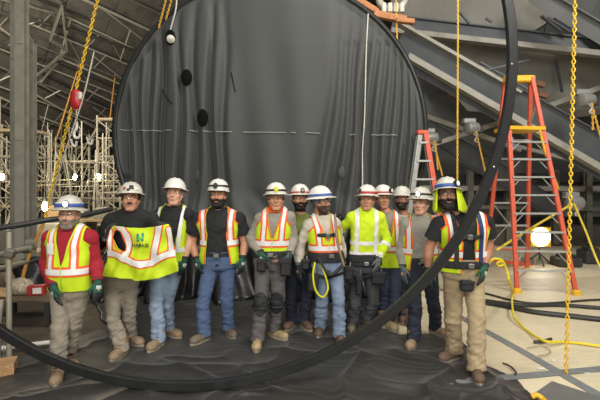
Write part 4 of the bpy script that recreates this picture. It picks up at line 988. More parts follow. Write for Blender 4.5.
    # ---------------- hard hat ----------------------------------------------------------
    hm_ = m_hat if S.get('hatmat', 0) == 0 else m_hat2; n = 40; rows = []; tilt = math.radians(S.get('hattilt', 4))
    def hh(x, y, z): y2, z2 = y * math.cos(tilt) - (z - .05) * math.sin(tilt), .05 + y * math.sin(tilt) + (z - .05) * math.cos(tilt); return hd(x, y2, z2)
    W, Ld, TOP, Z0 = .112, .132, .168, .050; full = S.get('brim', 'full') == 'full'; vs = []; fs = []
    for a, zz in [(t, None) for t in np.linspace(0, 1, 11)] + [('b', 1), ('b', 2), ('b', 3), ('b', 4)]:
        for k in range(n):
            th = 2 * math.pi * k / n; c, s_ = math.cos(th), math.sin(th)
            if a != 'b':
                ph = a * math.pi / 2; rr = math.sin(ph) ** .88; z = Z0 + (TOP - Z0) * math.cos(ph); x, y = W * rr * c, Ld * rr * s_
                ridge = .006 * math.exp(-(x / .012) ** 2) + .004 * (math.exp(-((x - .045) / .012) ** 2) + math.exp(-((x + .045) / .012) ** 2)); z += ridge * math.cos(ph) ** .5 * (1 if a < 1 else 0)
            else:
                front = max(s_, 0) ** 3; ext = (.030 if full else .006) + (.024 if full else .045) * front + (.008 * max(-s_, 0) if full else 0)
                q = {1: .25, 2: .95, 3: 1.0, 4: .2}[zz]; x, y = (W + ext * q) * c, (Ld + ext * q) * s_; z = Z0 - .016 * q * (.6 if s_ > .7 else 1) - (.004 if zz >= 3 else 0) - (.002 if zz == 4 else 0)
            vs.append(hh(x, y, z))
    for i in range(14):
        for k in range(n): fs.append((i * n + k, i * n + (k + 1) % n, (i + 1) * n + (k + 1) % n, (i + 1) * n + k))
    hat = MB().add(vs, fs).build('hard_hat', hm_, RT, ang=.8)
    def hband(z0_, z1_, mat, out=.004, nm='hat_band', a0=0, a1=2 * math.pi):
        v2 = []; f2 = []; m_ = 40; cl_ = a1 - a0 > 6.2
        for zz in (z0_, z1_):
            ph = math.acos(min(1, max(0, (zz - Z0) / (TOP - Z0)))); rr = math.sin(ph) ** .88
            for k in range(m_ + (0 if cl_ else 1)): th = a0 + (a1 - a0) * k / m_; v2.append(hh((W * rr + out) * math.cos(th), (Ld * rr + out) * math.sin(th), zz))
        L = m_ if cl_ else m_ + 1
        for k in range(m_): f2.append((k, (k + 1) % L, L + (k + 1) % L, L + k))
        o = MB().add(v2, f2).build(nm, mat, hat); md = o.modifiers.new('t', 'SOLIDIFY'); md.thickness = .003; md.offset = 1; return o
    for bnd in S.get('bands', []): hband(*bnd[:2], m_band[bnd[2]])
    lampd = S.get('lamp')
    if lampd:
        la_, mat_l = math.radians(lampd[0]), {'on': m_lampon, 'off': m_metal, 'yellow': m_band['yellow'], 'white': m_band['white'], 'black': m_band['black']}[lampd[1]]
        c = hh((W + .014) * math.sin(la_), (Ld + .014) * math.cos(la_), .088); dd = hd(math.sin(la_), math.cos(la_), .088) - hd(0, 0, .088); dd = dd / np.linalg.norm(dd)
        hl = MB().lathe([(.024, -.022), (.027, 0), (.024, .016), (.02, .018)], c, 14, tuple(dd), 1.25, .9).build('headlamp', m_band['black'] if lampd[1] != 'yellow' else mat_l, hat)
        MB().lathe([(.021, .0), (.02, .004), (0, .006)], c + dd * .017, 14, tuple(dd), 1.2, .9).build('headlamp_lens', mat_l, hat)
        if lampd[1] in ('on', 'black', 'off') and not S.get('bands'): hband(.080, .098, m_band['black'])
        if lampd[1] == 'on': LAMPS.append((Vector(c + dd * .06), Vector(c + dd * 2)))
    for st in S.get('stickers', []):
        th, zz, mt, sz = math.radians(st[0]), st[1], st[2], st[3]; hband(zz - sz, zz + sz, mt, .002, 'hat_sticker', math.pi / 2 - th - sz / .1, math.pi / 2 - th + sz / .1)
    if S.get('neckshade'):
        vs, fs = [], []; m1, m2 = 44, 12
        for j in range(m2 + 1):
            t = j / m2
            for k in range(m1 + 1):
                th = math.radians(62) + math.radians(416 - 180) * k / m1 + math.radians(0)     # from the right temple round the back to the left temple
                rr = 1.02 + .14 * t + .05 * math.sin(th * 9 + 1.2) * t; vs.append(hd((W - .002) * rr * math.cos(th + math.radians(-62 - 28) + math.radians(62)), (Ld - .006) * rr * math.sin(th + math.radians(-90)) if False else (Ld - .006) * rr * math.sin(th - math.radians(90 - 62) - math.radians(62) + math.radians(62)), .066 - (.20 + .02 * math.sin(k * .5)) * t))
        # straight formula: angle runs from 35 deg right of front, round the back, to 35 deg left of front
        vs = []
        for j in range(m2 + 1):
            t = j / m2
            for k in range(m1 + 1):
                th = math.radians(90 - 32) - math.radians(270) * k / m1; rr = 1.02 + (.16 + .42 * max(math.cos(th), 0) ** 2) * t + .05 * math.sin(th * 9 + 1.2) * t
                vs.append(hd((W - .002) * rr * math.cos(th), (Ld - .004) * (1.02 + .16 * t) * math.sin(th) , .070 - (.215 + .02 * math.sin(k * .5)) * t))
        for j in range(m2):
            for k in range(m1): a = j * (m1 + 1) + k; fs.append((a, a + 1, a + m1 + 2, a + m1 + 1))
        o = MB().add(vs, fs).build('neck_shade', m_lime, hat); md = o.modifiers.new('t', 'SOLIDIFY'); md.thickness = .003
    # ---------------- shirt -------------------------------------------------------------
    sl_ = S.get('sleeve', 'long'); SH = Field(grid_axis(lo[0], hi[0], .0125), grid_axis(lo[1], hi[1], .0125), grid_axis(C[2] - .12, N[2] + .16, .0125))
    gS = .013; torso(SH, gS)
    for i in (0, 1): arm(SH, i, gS + (.002 if sl_ == 'long' else .006), 2.0 if sl_ == 'long' else .62)
    SV, ST = SH.mesh(); n_ = vnorm(SV, ST); SV = SV + n_ * (.0045 * wav(SV, 34, 1) + .003 * wav(SV, 70, 2))[:, None]
    col_n = ef * -.55 + np.array([0, 0, 1.0]); col_n = col_n / np.linalg.norm(col_n)
    def neck_cut(V): return (.072 + (.03 if S.get('collar') else 0)) - (V - N) @ (ef * -.0 + np.array([0, 0, 1.0])) - .35 * np.maximum((V - N) @ ef, 0)
    SV, ST = clip(SV, ST, neck_cut(SV)); SV, ST = clip(SV, ST, SV[:, 2] - (C[2] + S.get('hem', .02)))
    for i in (0, 1):
        c_, dr = (wr[i] - (wr[i] - el[i]) * .02, wr[i] - el[i]) if sl_ == 'long' else (shd[i] + (el[i] - shd[i]) * .62, el[i] - shd[i]); dr = dr / np.linalg.norm(dr)
        q = SV - c_; f = np.where(np.linalg.norm(q, axis=1) < .095, -(q @ dr), 1.0); SV, ST = clip(SV, ST, f)
    shirt = np_mesh('shirt', SV - root, ST, CLOTH[S['shirt']], RT, solid=.003)
    # ---------------- trousers ----------------------------------------------------------
    TR = Field(grid_axis(min(lo[0], C[0] - .3), max(hi[0], C[0] + .3), .0125), grid_axis(lo[1], hi[1], .0125), grid_axis(.035, C[2] + .2, .0125))
    TR.loft(C, T, ex, ef, lean, prof, .017, .03, -.16, .32); legs(TR, 0, True)
    TV, TT = TR.mesh(); n_ = vnorm(TV, TT)
    lowk = np.exp(-((TV[:, 2] - .2) / .13) ** 2) + .6 * np.exp(-((TV[:, 2] - knees[0][2]) / .12) ** 2) + .35
    TV = TV + n_ * (lowk * (.009 * wav(TV * [1, 1, 2.2], 24, 3) + .005 * wav(TV * [1, 1, 1.6], 60, 1)))[:, None]
    TV, TT = clip(TV, TT, TV[:, 2] - S.get('hemz', .072) - .012 * np.sin(TV[:, 1] * 30)); TV, TT = clip(TV, TT, C[2] + S.get('waist', .125) - TV[:, 2])
    tr = np_mesh('trousers', TV - root, TT, CLOTH[S['trousers']], RT, solid=.004)
    if S.get('kneepads'):
        for i in (0, 1):
            k_ = knees[i]; o = patch('knee_pad', (TV, TT), [lambda V, k_=k_: 1 - ((V[:, 0] - k_[0]) / .08) ** 2 - ((V[:, 2] - k_[2]) / .125) ** 2, lambda V, k_=k_: k_[1] - .0 - V[:, 1]], .022, m_dark, RT, solid=.02)
            if o: MB().tube([Vector(k_) + Vector((.092 * math.cos(a), .092 * math.sin(a), -.05)) for a in np.linspace(0, 6.283, 18, endpoint=False)], .012, 6, closed=True).build('strap', m_dark, o)
    # ---------------- boots -------------------------------------------------------------
    for i in (0, 1):
        a, d = ank[i], fdir[i]; s3 = np.array([-d[1], d[0], 0]); g0 = np.array([a[0], a[1], 0]); pts = [g0 - d * .1, g0 + d * .24]
        lo2 = np.minimum(pts[0], pts[1]) - .1; hi2 = np.maximum(pts[0], pts[1]) + .1
        BF = Field(grid_axis(lo2[0], hi2[0], .0085), grid_axis(lo2[1], hi2[1], .0085), grid_axis(-.005, .27, .0085)); R = np.stack([s3, d, np.array([0, 0, 1.0])], 1)
        BF.cone(g0 + [0, 0, .10], g0 + [0, 0, .19] - d * .01, .056, .062, .03); BF.ell(g0 - d * .035 + np.array([0, 0, .055]), (.045, .055, .062), R, .03); BF.ell(g0 + d * .085 + np.array([0, 0, .052]), (.050, .125, .052), R, .03); BF.ell(g0 + d * .145 + np.array([0, 0, .05]), (.054, .062, .050), R, .02)
        b_, bt = BF.mesh(); b_[:, 2] = np.maximum(b_[:, 2], .035)
        up = clip(b_, bt, b_[:, 2] - .036); up = clip(*up, .185 - up[0][:, 2])
        bo = np_mesh('boot', up[0] - root, up[1], m_boot[S.get('boot', 'tan')], RT)
        SO = MB(); o1 = []; 
        for tt in np.linspace(0, 2 * math.pi, 22, endpoint=False):
            c, s_ = math.cos(tt), math.sin(tt); wd = .052 if s_ > 0 else .046; o1.append(g0 + s3 * c * wd * (1 - .12 * (abs(s_ + .15) < .35)) + d * (.06 + s_ * .152))
        SO.prism([p + np.array([0, 0, .010]) for p in o1], (0, 0, 0), (0, 0, .030)).build('sole', m_sole, bo)
        lc_ = MB()
        for q in range(4): z = .10 + .022 * q; fw = .075 - .018 * q; lc_.tube([g0 + d * fw + s3 * -.028 + [0, 0, z], g0 + d * (fw + .008) + [0, 0, z + .004], g0 + d * fw + s3 * .028 + [0, 0, z]], .004, 5)
        lc_.build('laces', m_hair['brown'], bo)
    # ---------------- gloves ------------------------------------------------------------
    gm = {'green': m_glove, 'grey': m_glove_g, 'black': m_glove_b}; 
    for i in (0, 1):
        gk = S.get('gloves', ('green', 'green'))[i]
        w_ = wr[i]; a = (wr[i] - el[i]); a = a / np.linalg.norm(a) + [0, 0, -.9]; a = a / np.linalg.norm(a); ho = S.get('hand', {}).get(i)
        if ho is not None: a = np.array(ho, float); a /= np.linalg.norm(a)
        sgn = 1 if i == 0 else -1                                   # palm faces the thigh, thumb forward
        nrm = ex * sgn - a * ((ex * sgn) @ a); nrm /= np.linalg.norm(nrm); nrm = nrm * .75 - ef * .66; nrm -= a * (nrm @ a); nrm /= np.linalg.norm(nrm)
        th = np.cross(nrm, a) * 1.0; th = th if th @ ef + .6 * (th @ ex) * sgn > 0 else -th
        GF = Field(*[grid_axis(w_[q] - .24, w_[q] + .24, .0062) for q in range(3)])
        at_ = lambda u, v, n__: w_ + a * u + th * v + nrm * n__
        GF.cone(at_(-.045, 0, 0), at_(.01, 0, 0), .041, .036, .02); R = np.stack([th, a, nrm], 1); GF.ell(at_(.055, 0, .002), (.044, .056, .021), R, .02)
        for q, (v, ln, cu) in enumerate(((.031, .078, .7), (.011, .086, .85), (-.010, .080, .95), (-.030, .062, 1.05))):
            c1 = S.get('curl', .6) * cu; p0 = at_(.088 - .004 * abs(q - 1), v, .004); d1 = a * math.cos(.45 * c1) + nrm * math.sin(.45 * c1); p1 = p0 + d1 * ln * .5; d2 = a * math.cos(1.15 * c1) + nrm * math.sin(1.15 * c1); p2 = p1 + d2 * ln * .55
            GF.cone(p0, p1, .0115, .0108, .008); GF.cone(p1, p2, .0108, .0092, .004)
        p0 = at_(.03, .035, .006); p1 = at_(.065, .062, .018); p2 = at_(.095, .060, .032); GF.cone(p0, p1, .016, .013, .012); GF.cone(p1, p2, .0128, .0105, .004)
        gv, gt = GF.mesh(); f = (gv - w_) @ a + .04; gv, gt = clip(gv, gt, f); go = np_mesh('glove', gv - root, gt, gm[gk], RT)
        if gk == 'green':
            back = lambda V: -((V - w_) @ nrm) - .006
            patch('printed_mark', (gv, gt), [back, lambda V: .014 - np.abs((V - w_) @ a - .05), lambda V: .024 - np.abs((V - w_) @ th)], .0025, m_print, go)
            patch('rubber_palm', (gv, gt), [lambda V: (V - w_) @ a - .10, ], .0012, m_glove_b, go)
        patch('cuff', (gv, gt), [lambda V: .0 - ((V - w_) @ a) - .012], .003, m_glove_b if gk != 'black' else m_glove_g, go, solid=.003)
    # ---------------- vest --------------------------------------------------------------
    v = S.get('vest')
    def torso_mesh(g, frac=.86, zlo=-.1, res=.0125):
        Q = Field(grid_axis(C[0] - .42, C[0] + .42, res), grid_axis(D - .4, D + .4, res), grid_axis(C[2] + zlo - .05, N[2] + .12, res)); torso(Q, g, frac); a, b = Q.mesh(); nn = vnorm(a, b)
        return a + nn * (.005 * wav(a, 26, 4))[:, None], b
    def loc(V):        # torso coordinates: sideways, forward, fraction of the spine
        t = (V[:, 2] - C[2]) / T; q = V - C - np.outer(np.clip(t, 0, 1), lean); return q @ ex, q @ ef, t
    if v:
        VS = torso_mesh(.030, .86, v.get('hem', -.02) - .06); hem = v.get('hem', -.02); op = v.get('open', 0); vd = v.get('vneck', .55)
        def arm_f(V): x, y, t = loc(V); lim = hw * .88 + np.maximum(.86 - t, 0) * .5 + (np.maximum(.72 - t, 0) * 3.0); return lim - np.abs(x)
        def neck_f(V):
            x, y, t = loc(V); vh = np.interp(t, [vd, vd + .05, 1.0, 1.2], [op * .6, op * .6 + .012, .078 + op * .25, .1]); fr = np.abs(x) - np.where(t < vd, op * .6 * (1.0 + .6 * np.maximum(vd - t, 0) * (op > 0)) if op else -1, vh)
            if not op: fr = np.where(t < vd, .05, fr)
            bk = np.maximum(.95 - t, np.abs(x) - .085)
            return np.where(y > .0, fr, bk)
        def neck_side(V): return .20 - np.abs(loc(V)[2] - .95 + .13)
        for f in (lambda V: V[:, 2] - (C[2] + hem), arm_f, neck_f): VS = clip(*VS, f(VS[0]))
        ve = np_mesh('safety_vest', VS[0] - root, VS[1], CLOTH['lime'] if not v.get('mesh') else m_lime2, RT, solid=.006)
        zb = v.get('band', .30); ht = v.get('bh', .026); trim = v.get('trim', True); xs_ = v.get('xs', .105)
        bt_ = lambda w_: (lambda V: w_ - np.abs((loc(V)[2] - zb) * T + v.get('bs', 0) * loc(V)[0]))
        vt_ = lambda w_: [lambda V: w_ - np.abs(np.abs(loc(V)[0]) - xs_ - .05 * np.maximum(loc(V)[2] - .8, 0)), lambda V: loc(V)[2] - zb]
        if trim: patch('orange_band', VS, [bt_(ht + .02)], .004, m_orange, ve)
        patch('reflective_band', VS, [bt_(ht)], .0075, m_silver, ve)
        for sg in (-1, 1):
            sd_ = [lambda V, sg=sg: loc(V)[0] * sg]
            if trim: patch('orange_stripe', VS, vt_(.037) + sd_, .0045, m_orange, ve)
            patch('reflective_stripe', VS, vt_(.019) + sd_, .008, m_silver, ve)
        if trim:
            for sg in (-1, 1): patch('edge_binding', VS, [lambda V: .016 - arm_f(V), lambda V, sg=sg: loc(V)[0] * sg], .0055, m_orange if v.get('bind', 'orange') == 'orange' else m_lime, ve)
            patch('edge_binding', VS, [lambda V: .014 - np.where(loc(V)[1] > 0, neck_f(V), 1), lambda V: loc(V)[2] - (vd if not op else -1)], .006, m_orange if v.get('bind', 'orange') == 'orange' else m_lime, ve)
        if not op: patch('zip', VS, [lambda V: .006 - np.abs(loc(V)[0]), lambda V: loc(V)[1], lambda V: vd - loc(V)[2]], .008, m_lime2, ve)
        if v.get('pocket'): patch('radio_pocket', VS, [lambda V: .035 - np.abs(loc(V)[0] + .11), lambda V: .05 - np.abs((loc(V)[2] - .72) * T), lambda V: loc(V)[1]], .014, m_band['white'], ve, solid=.01)
    if S.get('stripes'):      # silver tape on a hi-vis shirt
        z1, z2 = S['stripes']; 
        for zc in (z1, z2): patch('reflective_band', (SV, ST), [lambda V, zc=zc: .024 - np.abs((loc(V)[2] - zc) * T), lambda V: hw + .02 - np.abs(loc(V)[0])], .004, m_silver, shirt)
        for sg in (-1, 1): patch('reflective_stripe', (SV, ST), [lambda V, sg=sg: .024 - np.abs(sg * loc(V)[0] - .115), lambda V: loc(V)[2] - z1], .0045, m_silver, shirt)
        for i in (0, 1):
            c_ = el[i] + (wr[i] - el[i]) * .3; dr = (wr[i] - el[i]) / np.linalg.norm(wr[i] - el[i]); patch('sleeve_band', (SV, ST), [lambda V: .024 - np.abs((V - c_) @ dr), lambda V: .1 - np.linalg.norm(V - c_, axis=1)], .004, m_silver, shirt)
    # ---------------- belt, harness -----------------------------------------------------
    if S.get('belt', True):
        bz = C[2] + S.get('beltz', .10); Q = torso_mesh(.024 if not S.get('toolbelt') else .036, .5, -.05)
        bl_ = patch('belt', Q, [lambda V: (.02 if not S.get('toolbelt') else .035) - np.abs(V[:, 2] - bz)], .004, m_dark, RT, solid=.008)
        if bl_:
            f0 = C + lean * .1 + ef * (.15 * fat + .03 + belly); MB().box(Vector((f0[0], f0[1], bz)), (.06, .02, .045), rz=ty, bev=.006).build('buckle', m_metal, bl_)
        for px, py, mt, sz in S.get('pouches', []):
            c_ = P3(px, py, D); xq = (c_ - C) @ ex; yq = math.sqrt(max(.02, 1 - min(1, abs(xq) / .24) ** 2)) * .14 + .05; c_ = C + ex * xq + ef * yq + np.array([0, 0, c_[2] - C[2]])
            pm = {'dark': m_dark, 'tan': m_boot['tan'], 'green': m_glove, 'grey': m_glove_g, 'yellow': m_band['yellow']}[mt]
            o = MB().box(Vector(c_), (sz[0], .07, sz[1]), rz=ty, ry=.06, bev=.018).build('tool_pouch', pm, RT)
            MB().box(Vector(c_ + np.array([0, 0, sz[1] * .34]) + ef * .037), (sz[0] * 1.04, .012, sz[1] * .3), rz=ty, bev=.004).build('flap', m_dark, o)
            MB().tube(curve_pts([Vector(c_ + ex * sz[0] * .2 + [0, 0, sz[1] * .5]), Vector(c_ + ex * sz[0] * .25 + [0, 0, sz[1] * .75])], 3), .009, 6).build('tool_handle', m_metal, o)
    if S.get('harness'):
        Q = torso_mesh(.043, .86, -.12); HN = thing('harness', None, None, Vector((0, 0, 0))); HN.parent = RT
        def strap(nm, pts, hwid, mat=m_dark, front=True):
            pts = np.array(pts)
            def f(V):
                x, y, t = loc(V); d = np.full(len(V), 9.0)
                for a, b in zip(pts[:-1], pts[1:]):
                    e_ = (b - a) * [1, T]; qx, qz = x - a[0], (t - a[1]) * T; u = np.clip((qx * e_[0] + qz * e_[1]) / (e_ @ e_), 0, 1); d = np.minimum(d, np.hypot(qx - u * e_[0], qz - u * e_[1]))
                return hwid - d
            return patch(nm, Q, [f, (lambda V: loc(V)[1] + .02) if front else (lambda V: .02 - loc(V)[1])], .0, mat, HN, solid=.006)
        sx_ = S['harness'].get('x', .105); hm2 = M('navy_webbing', (40, 52, 92), .7) if S['harness'].get('navy') else m_dark
        if S['harness'].get('chest', 1) and S['harness'].get('shoulders', 1): strap('shoulder_strap', [(-sx_, 1.06), (-sx_, .75), (-.11, .12)], .021, m_dark); strap('shoulder_strap', [(sx_, 1.06), (sx_, .75), (.11, .12)], .021, hm2)
        if S['harness'].get('chest', 1): strap('chest_strap', [(-sx_, .66), (sx_, .66)], .020, m_dark)
        strap('back_strap', [(-.1, 1.0), (.1, .4)], .022, m_dark, False); strap('back_strap', [(.1, 1.0), (-.1, .4)], .022, m_dark, False)
        if S['harness'].get('chest', 1): f0 = C + lean * .66 + ef * (.118 * fat + .055) + np.array([0, 0, .66 * T]); MB().box(Vector(f0), (.05, .014, .05), rz=ty, bev=.005).build('chest_buckle', m_metal, HN)
        if S['harness'].get('waist'): patch('waist_strap', Q, [lambda V: .045 - np.abs((loc(V)[2] - .14) * T)], .0, m_dark, HN, solid=.01)
        if S['harness'].get('legs', True):
            for i in (0, 1):
                h_ = hips[i] * .72 + knees[i] * .28; MB().tube([Vector(h_) + Vector((.112 * math.cos(a), .112 * math.sin(a), .035 * math.cos(a) * (1 if i else -1))) for a in np.linspace(0, 6.283, 22, endpoint=False)], .02, 6, closed=True, ell=(.45, 1)).build('leg_strap', m_dark, HN)
    for ln in S.get('lanyards', []):
        MB().tube(curve_pts([at(x, y, D - dd) for x, y, dd in ln[0]], 6), ln[1], 6).build('lanyard', {'y': m_band['yellow'], 'd': m_dark, 't': m_boot['tan']}[ln[2]], RT)
    return dict(D=D, C=C, N=N, ex=ex, ef=ef, RT=RT, feet=[(a[0] + d[0] * .05, a[1] + d[1] * .05) for a, d in zip(ank, fdir)], wr=wr)
LAMPS = []
VEST = dict(hem=-.02)
CREW = [
 dict(hat=(69.5, 195), hy=6, sh=((50, 237), (90, 236)), el=((46, 263), (96, 263)), wr=((54, 288), (97.5, 282)), hemz=.15, belt=False, dep=((-.03, .16), (-.03, .08)), hip=(71, 294), kn=((60, 328), (74, 325)), ft=((55, 387), (75, 371)), toe=(22, 50), fat=1.0, belly=.03,
      shirt='red', trousers='khakigrey', skin='fair', hair='grey', beard='grey', beard_push=.006, glasses='clear', hatmat=1, bands=[(.062, .092, 'blue'), (.092, .1, 'white')], lamp=(12, 'on'), boot='tan', vest=dict(hem=.0, band=.34, vneck=.42, pocket=1, bind='lime'), hattilt=3,
      stickers=[(-42, .076, None, .016)], label='bearded man in a red long sleeved shirt and lime vest, leftmost of the crew'),
 dict(hat=(131, 182), hy=14, pitch=4, sh=((110, 219), (153, 218)), el=((99, 245), (161, 243)), wr=((107, 236), (167, 234)), hip=(121, 284), kn=((113, 318), (129, 315)), ft=((112, 362), (142, 346)), toe=(-8, 60), dep=((.02, .27), (.02, .27)), hand={0: (.25, -.35, .9), 1: (-.2, -.35, .9)}, curl=1.3,
      shirt='black', trousers='khakigrey', skin='tan', hair='black', moustache='brown', glasses='clear', hatmat=1, boot='tan', gloves=('black', 'black'), stickers=[(10, .10, 'black', .02), (-25, .09, 'red', .012), (-5, .075, 'black', .012), (35, .085, 'white', .014)], collar=1,
      label='man with a moustache in black, holding up a lime vest before him'),
 dict(hat=(175, 178), hy=0, pitch=6, sh=((159, 215), (188, 214)), el=((154, 240), (190, 241)), wr=((157, 262), (184.5, 260)), hip=(167, 270), kn=((156, 307), (167, 304)), ft=((149, 352), (180, 338)), toe=(-15, 58), skin='fair', hair='grey', glasses='clear', shirt='black', sleeve='short', trousers='ltjean', boot='tan',
      vest=dict(hem=.06, band=.30, open=.16, vneck=.5, trim=False, xs=.13), label='tall man in a plain white full brim helmet and pale jeans'),
 dict(hat=(218.5, 179), hy=-2, sh=((198, 218), (239, 218)), el=((192, 244), (245, 244)), wr=((197, 260), (242.5, 259)), hip=(220, 266), kn=((203, 303), (227, 302)), ft=((192, 345), (234, 339)), toe=(-35, 28), d=4.84, fat=1.12, belly=.02, skin='tan', hair='black', beard='black', beard_push=.013, shirt='black', sleeve='short', hem=-.03, trousers='jean', boot='grey', brim='cap',
      lamp=(0, 'black'), vest=dict(hem=-.01, band=.42, open=.17, vneck=.6, xs=.15), label='heavy bearded man in a black t-shirt, open vest and dark blue jeans'),
 dict(hat=(276, 182.5), hy=4, sh=((260.5, 218), (289.5, 217)), el=((251, 238), (293, 239)), wr=((261, 254), (289, 255)), dep=((-.04, .14), (-.04, .1)), hip=(271, 266), kn=((261, 302), (277, 301)), ft=((256, 352), (286, 340)), toe=(0, 52), skin='tan', hair='black', gaiter=1, shirt='grey', trousers='charcoal', boot='sand', kneepads=1,
      lamp=(0, 'yellow'), bands=[(.072, .09, 'black')], vest=dict(hem=.12, band=.40, vneck=.5, xs=.10), toolbelt=1, beltz=.10, pouches=[(263, 262, 'dark', (.1, .14)), (286, 264, 'dark', (.12, .2)), (276, 257, 'tan', (.06, .07))],
      label='smiling man with an orange neck gaiter and black knee pads'),
 dict(hat=(300, 184), hy=8, sh=((286, 222), (314, 222)), el=((283, 247), (317, 247)), wr=((288, 268), (313, 268)), hip=(299, 268), kn=((291, 303), (306, 303)), ft=((286, 331), (311, 331)), toe=(-22, 28), skin='tan', hair='black', beard='black', beard_push=.014, glasses='clear', shirt='green', trousers='ink', boot='brown',
      bands=[(.060, .075, 'red')], lamp=(5, 'off'), harness=dict(), gloves=('black', 'black'), label='man with a thick black beard half hidden behind the smiling man'),
 dict(hat=(320, 186), hy=64, ty=14, sh=((309, 224), (335, 223)), el=((299, 247), (341, 246)), wr=((298.5, 266), (342, 262)), dep=((-.02, .05), (-.2, -.2)), hip=(327, 267), kn=((322, 303), (339, 302)), ft=((318, 338), (343, 347)), toe=(-10, 8), skin='brown', hair='black', beard='brown', beard_push=.003, cover='bandana', shirt='pale', trousers='midjean', boot='brown',
      bands=[(.058, .082, 'blue'), (.082, .09, 'white')], vest=dict(hem=.08, band=.36, vneck=.5, xs=.10), harness=dict(waist=1, x=.10, shoulders=0), toolbelt=1, beltz=.10, gloves=('black', 'green'), pouches=[(309, 279, 'dark', (.12, .2)), (347, 272, 'dark', (.1, .16)), (302, 262, 'dark', (.09, .12))],
      lanyards=[([(315, 262, .2), (313, 276, .22), (316, 291, .22), (323, 297, .22), (328, 288, .22), (324, 272, .22), (318, 259, .2)], .011, 'y'), ([(318, 258, .2), (330, 275, .22), (346, 262, .18)], .02, 'd'), ([(335, 214, .15), (337, 240, .2), (344, 266, .2)], .014, 't')],
      label='man looking sideways in a blue banded helmet, harness and yellow lanyard'),
 dict(hat=(367, 184.6), hy=-14, sh=((352, 217), (380, 217)), el=((341, 229), (387, 240)), wr=((330, 221), (379, 259)), dep=((-.12, -.2), (-.02, .14)), d=5.2, hip=(364, 268), kn=((355, 303), (373, 302)), ft=((351, 333), (372, 331)), toe=(-10, 12), skin='tan', hair='black', shirt='lime', trousers='dkgrey', boot='grey', hem=.0, collar=1,
      bands=[(.060, .085, 'red')], lamp=(-40, 'off'), stripes=(.22, .42), harness=dict(waist=1, x=.0, legs=True, chest=0), toolbelt=1, beltz=.03, gloves=('grey', 'grey'), pouches=[(357, 281, 'dark', (.07, .24)), (376, 275, 'dark', (.16, .15)), (349, 275, 'dark', (.1, .14))],
      label='man in a lime long sleeved hi-vis shirt with silver tape'),
 dict(hat=(383, 184.6), hy=2, sh=((374, 219), (398, 219)), el=((371, 244), (401, 242)), wr=((373, 264), (394.5, 268)), d=5.6, belt=False, hip=(388, 270), kn=((384, 303), (394, 303)), ft=((384, 328), (396, 332)), toe=(-5, 20), skin='tan', hair='brown', glasses='clear', shirt='grey', trousers='navy', boot='sand', gloves=('grey', 'grey'),
      bands=[(.06, .078, 'red')], lamp=(35, 'white'), vest=dict(hem=.0, band=.36, vneck=.5, xs=.11), label='man in safety glasses behind the right shoulder of the hi-vis shirt man'),
 dict(hat=(402, 186), hy=-26, sh=((393, 222), (416, 222)), el=((391, 246), (419, 246)), wr=((393, 266), (417, 266)), d=5.95, belt=False, hip=(404, 270), kn=((401, 300), (408, 300)), ft=((403, 324), (411, 326)), toe=(-12, 10), skin='brown', hair='black', beard='black', beard_push=.007, glasses='clear', shirt='pale', trousers='ink', boot='brown', hatmat=1,
      vest=dict(hem=.0, band=.36, vneck=.5, xs=.11), gloves=('grey', 'grey'), label='rearmost man, mostly hidden, peeping past the lit headlamp'),
 dict(hat=(421, 187), hy=-34, ty=-6, sh=((407, 224), (433, 223)), el=((401, 248), (440, 246)), wr=((403, 268), (438, 264)), dep=((-.05, .06), (-.14, -.1)), hip=(420, 272), kn=((415, 310), (434, 306)), ft=((409, 351), (448, 338)), toe=(-28, 32), skin='fair', hair='grey', shirt='greyt', sleeve='long', trousers='ink', boot='tan', hatmat=1,
      lamp=(8, 'on'), vest=dict(hem=-.02, band=.36, open=.15, vneck=.6, xs=.14), gloves=('grey', 'grey'), label='man in a grey shirt and open vest with a lit headlamp, looking left'),
 dict(hat=(447, 177), hy=-8, pitch=6, sh=((439, 223), (486, 222)), el=((429, 249), (489, 247)), wr=((428, 271), (484, 268)), dep=((-.03, .0), (-.03, .17)), d=4.1, hip=(463, 276), kn=((453, 319), (477, 318)), ft=((441, 362), (480, 385)), toe=(-62, -12), fat=1.12, skin='brown', hair='black', beard='black', beard_push=.016, glasses='dark', shirt='black', sleeve='short', trousers='khaki', baggy=1.1, boot='brown',
      hatmat=1, bands=[(.058, .088, 'blue')], lamp=(30, 'white'), neckshade=1, hs=1.02, vest=dict(hem=.0, band=.34, open=.085, vneck=.55, xs=.145), harness=dict(x=.12, navy=1, legs=False), toolbelt=1, beltz=.08, pouches=[(459, 281, 'dark', (.12, .10))],
      label='bearded man with a lime neck shade and khaki trousers, rightmost of the crew'),
]
for S in CREW:
    S['stickers'] = [(a, z, m_band[m] if m else m_band['red'], s) for a, z, m, s in S.get('stickers', [])]
INFO = [person(S) for S in CREW]
for c, t in LAMPS: spot('headlamp_beam', c, t, 2.0, 100, (1, .98, .94), .02)
build_sheet([f for I in INFO for f in I['feet']])

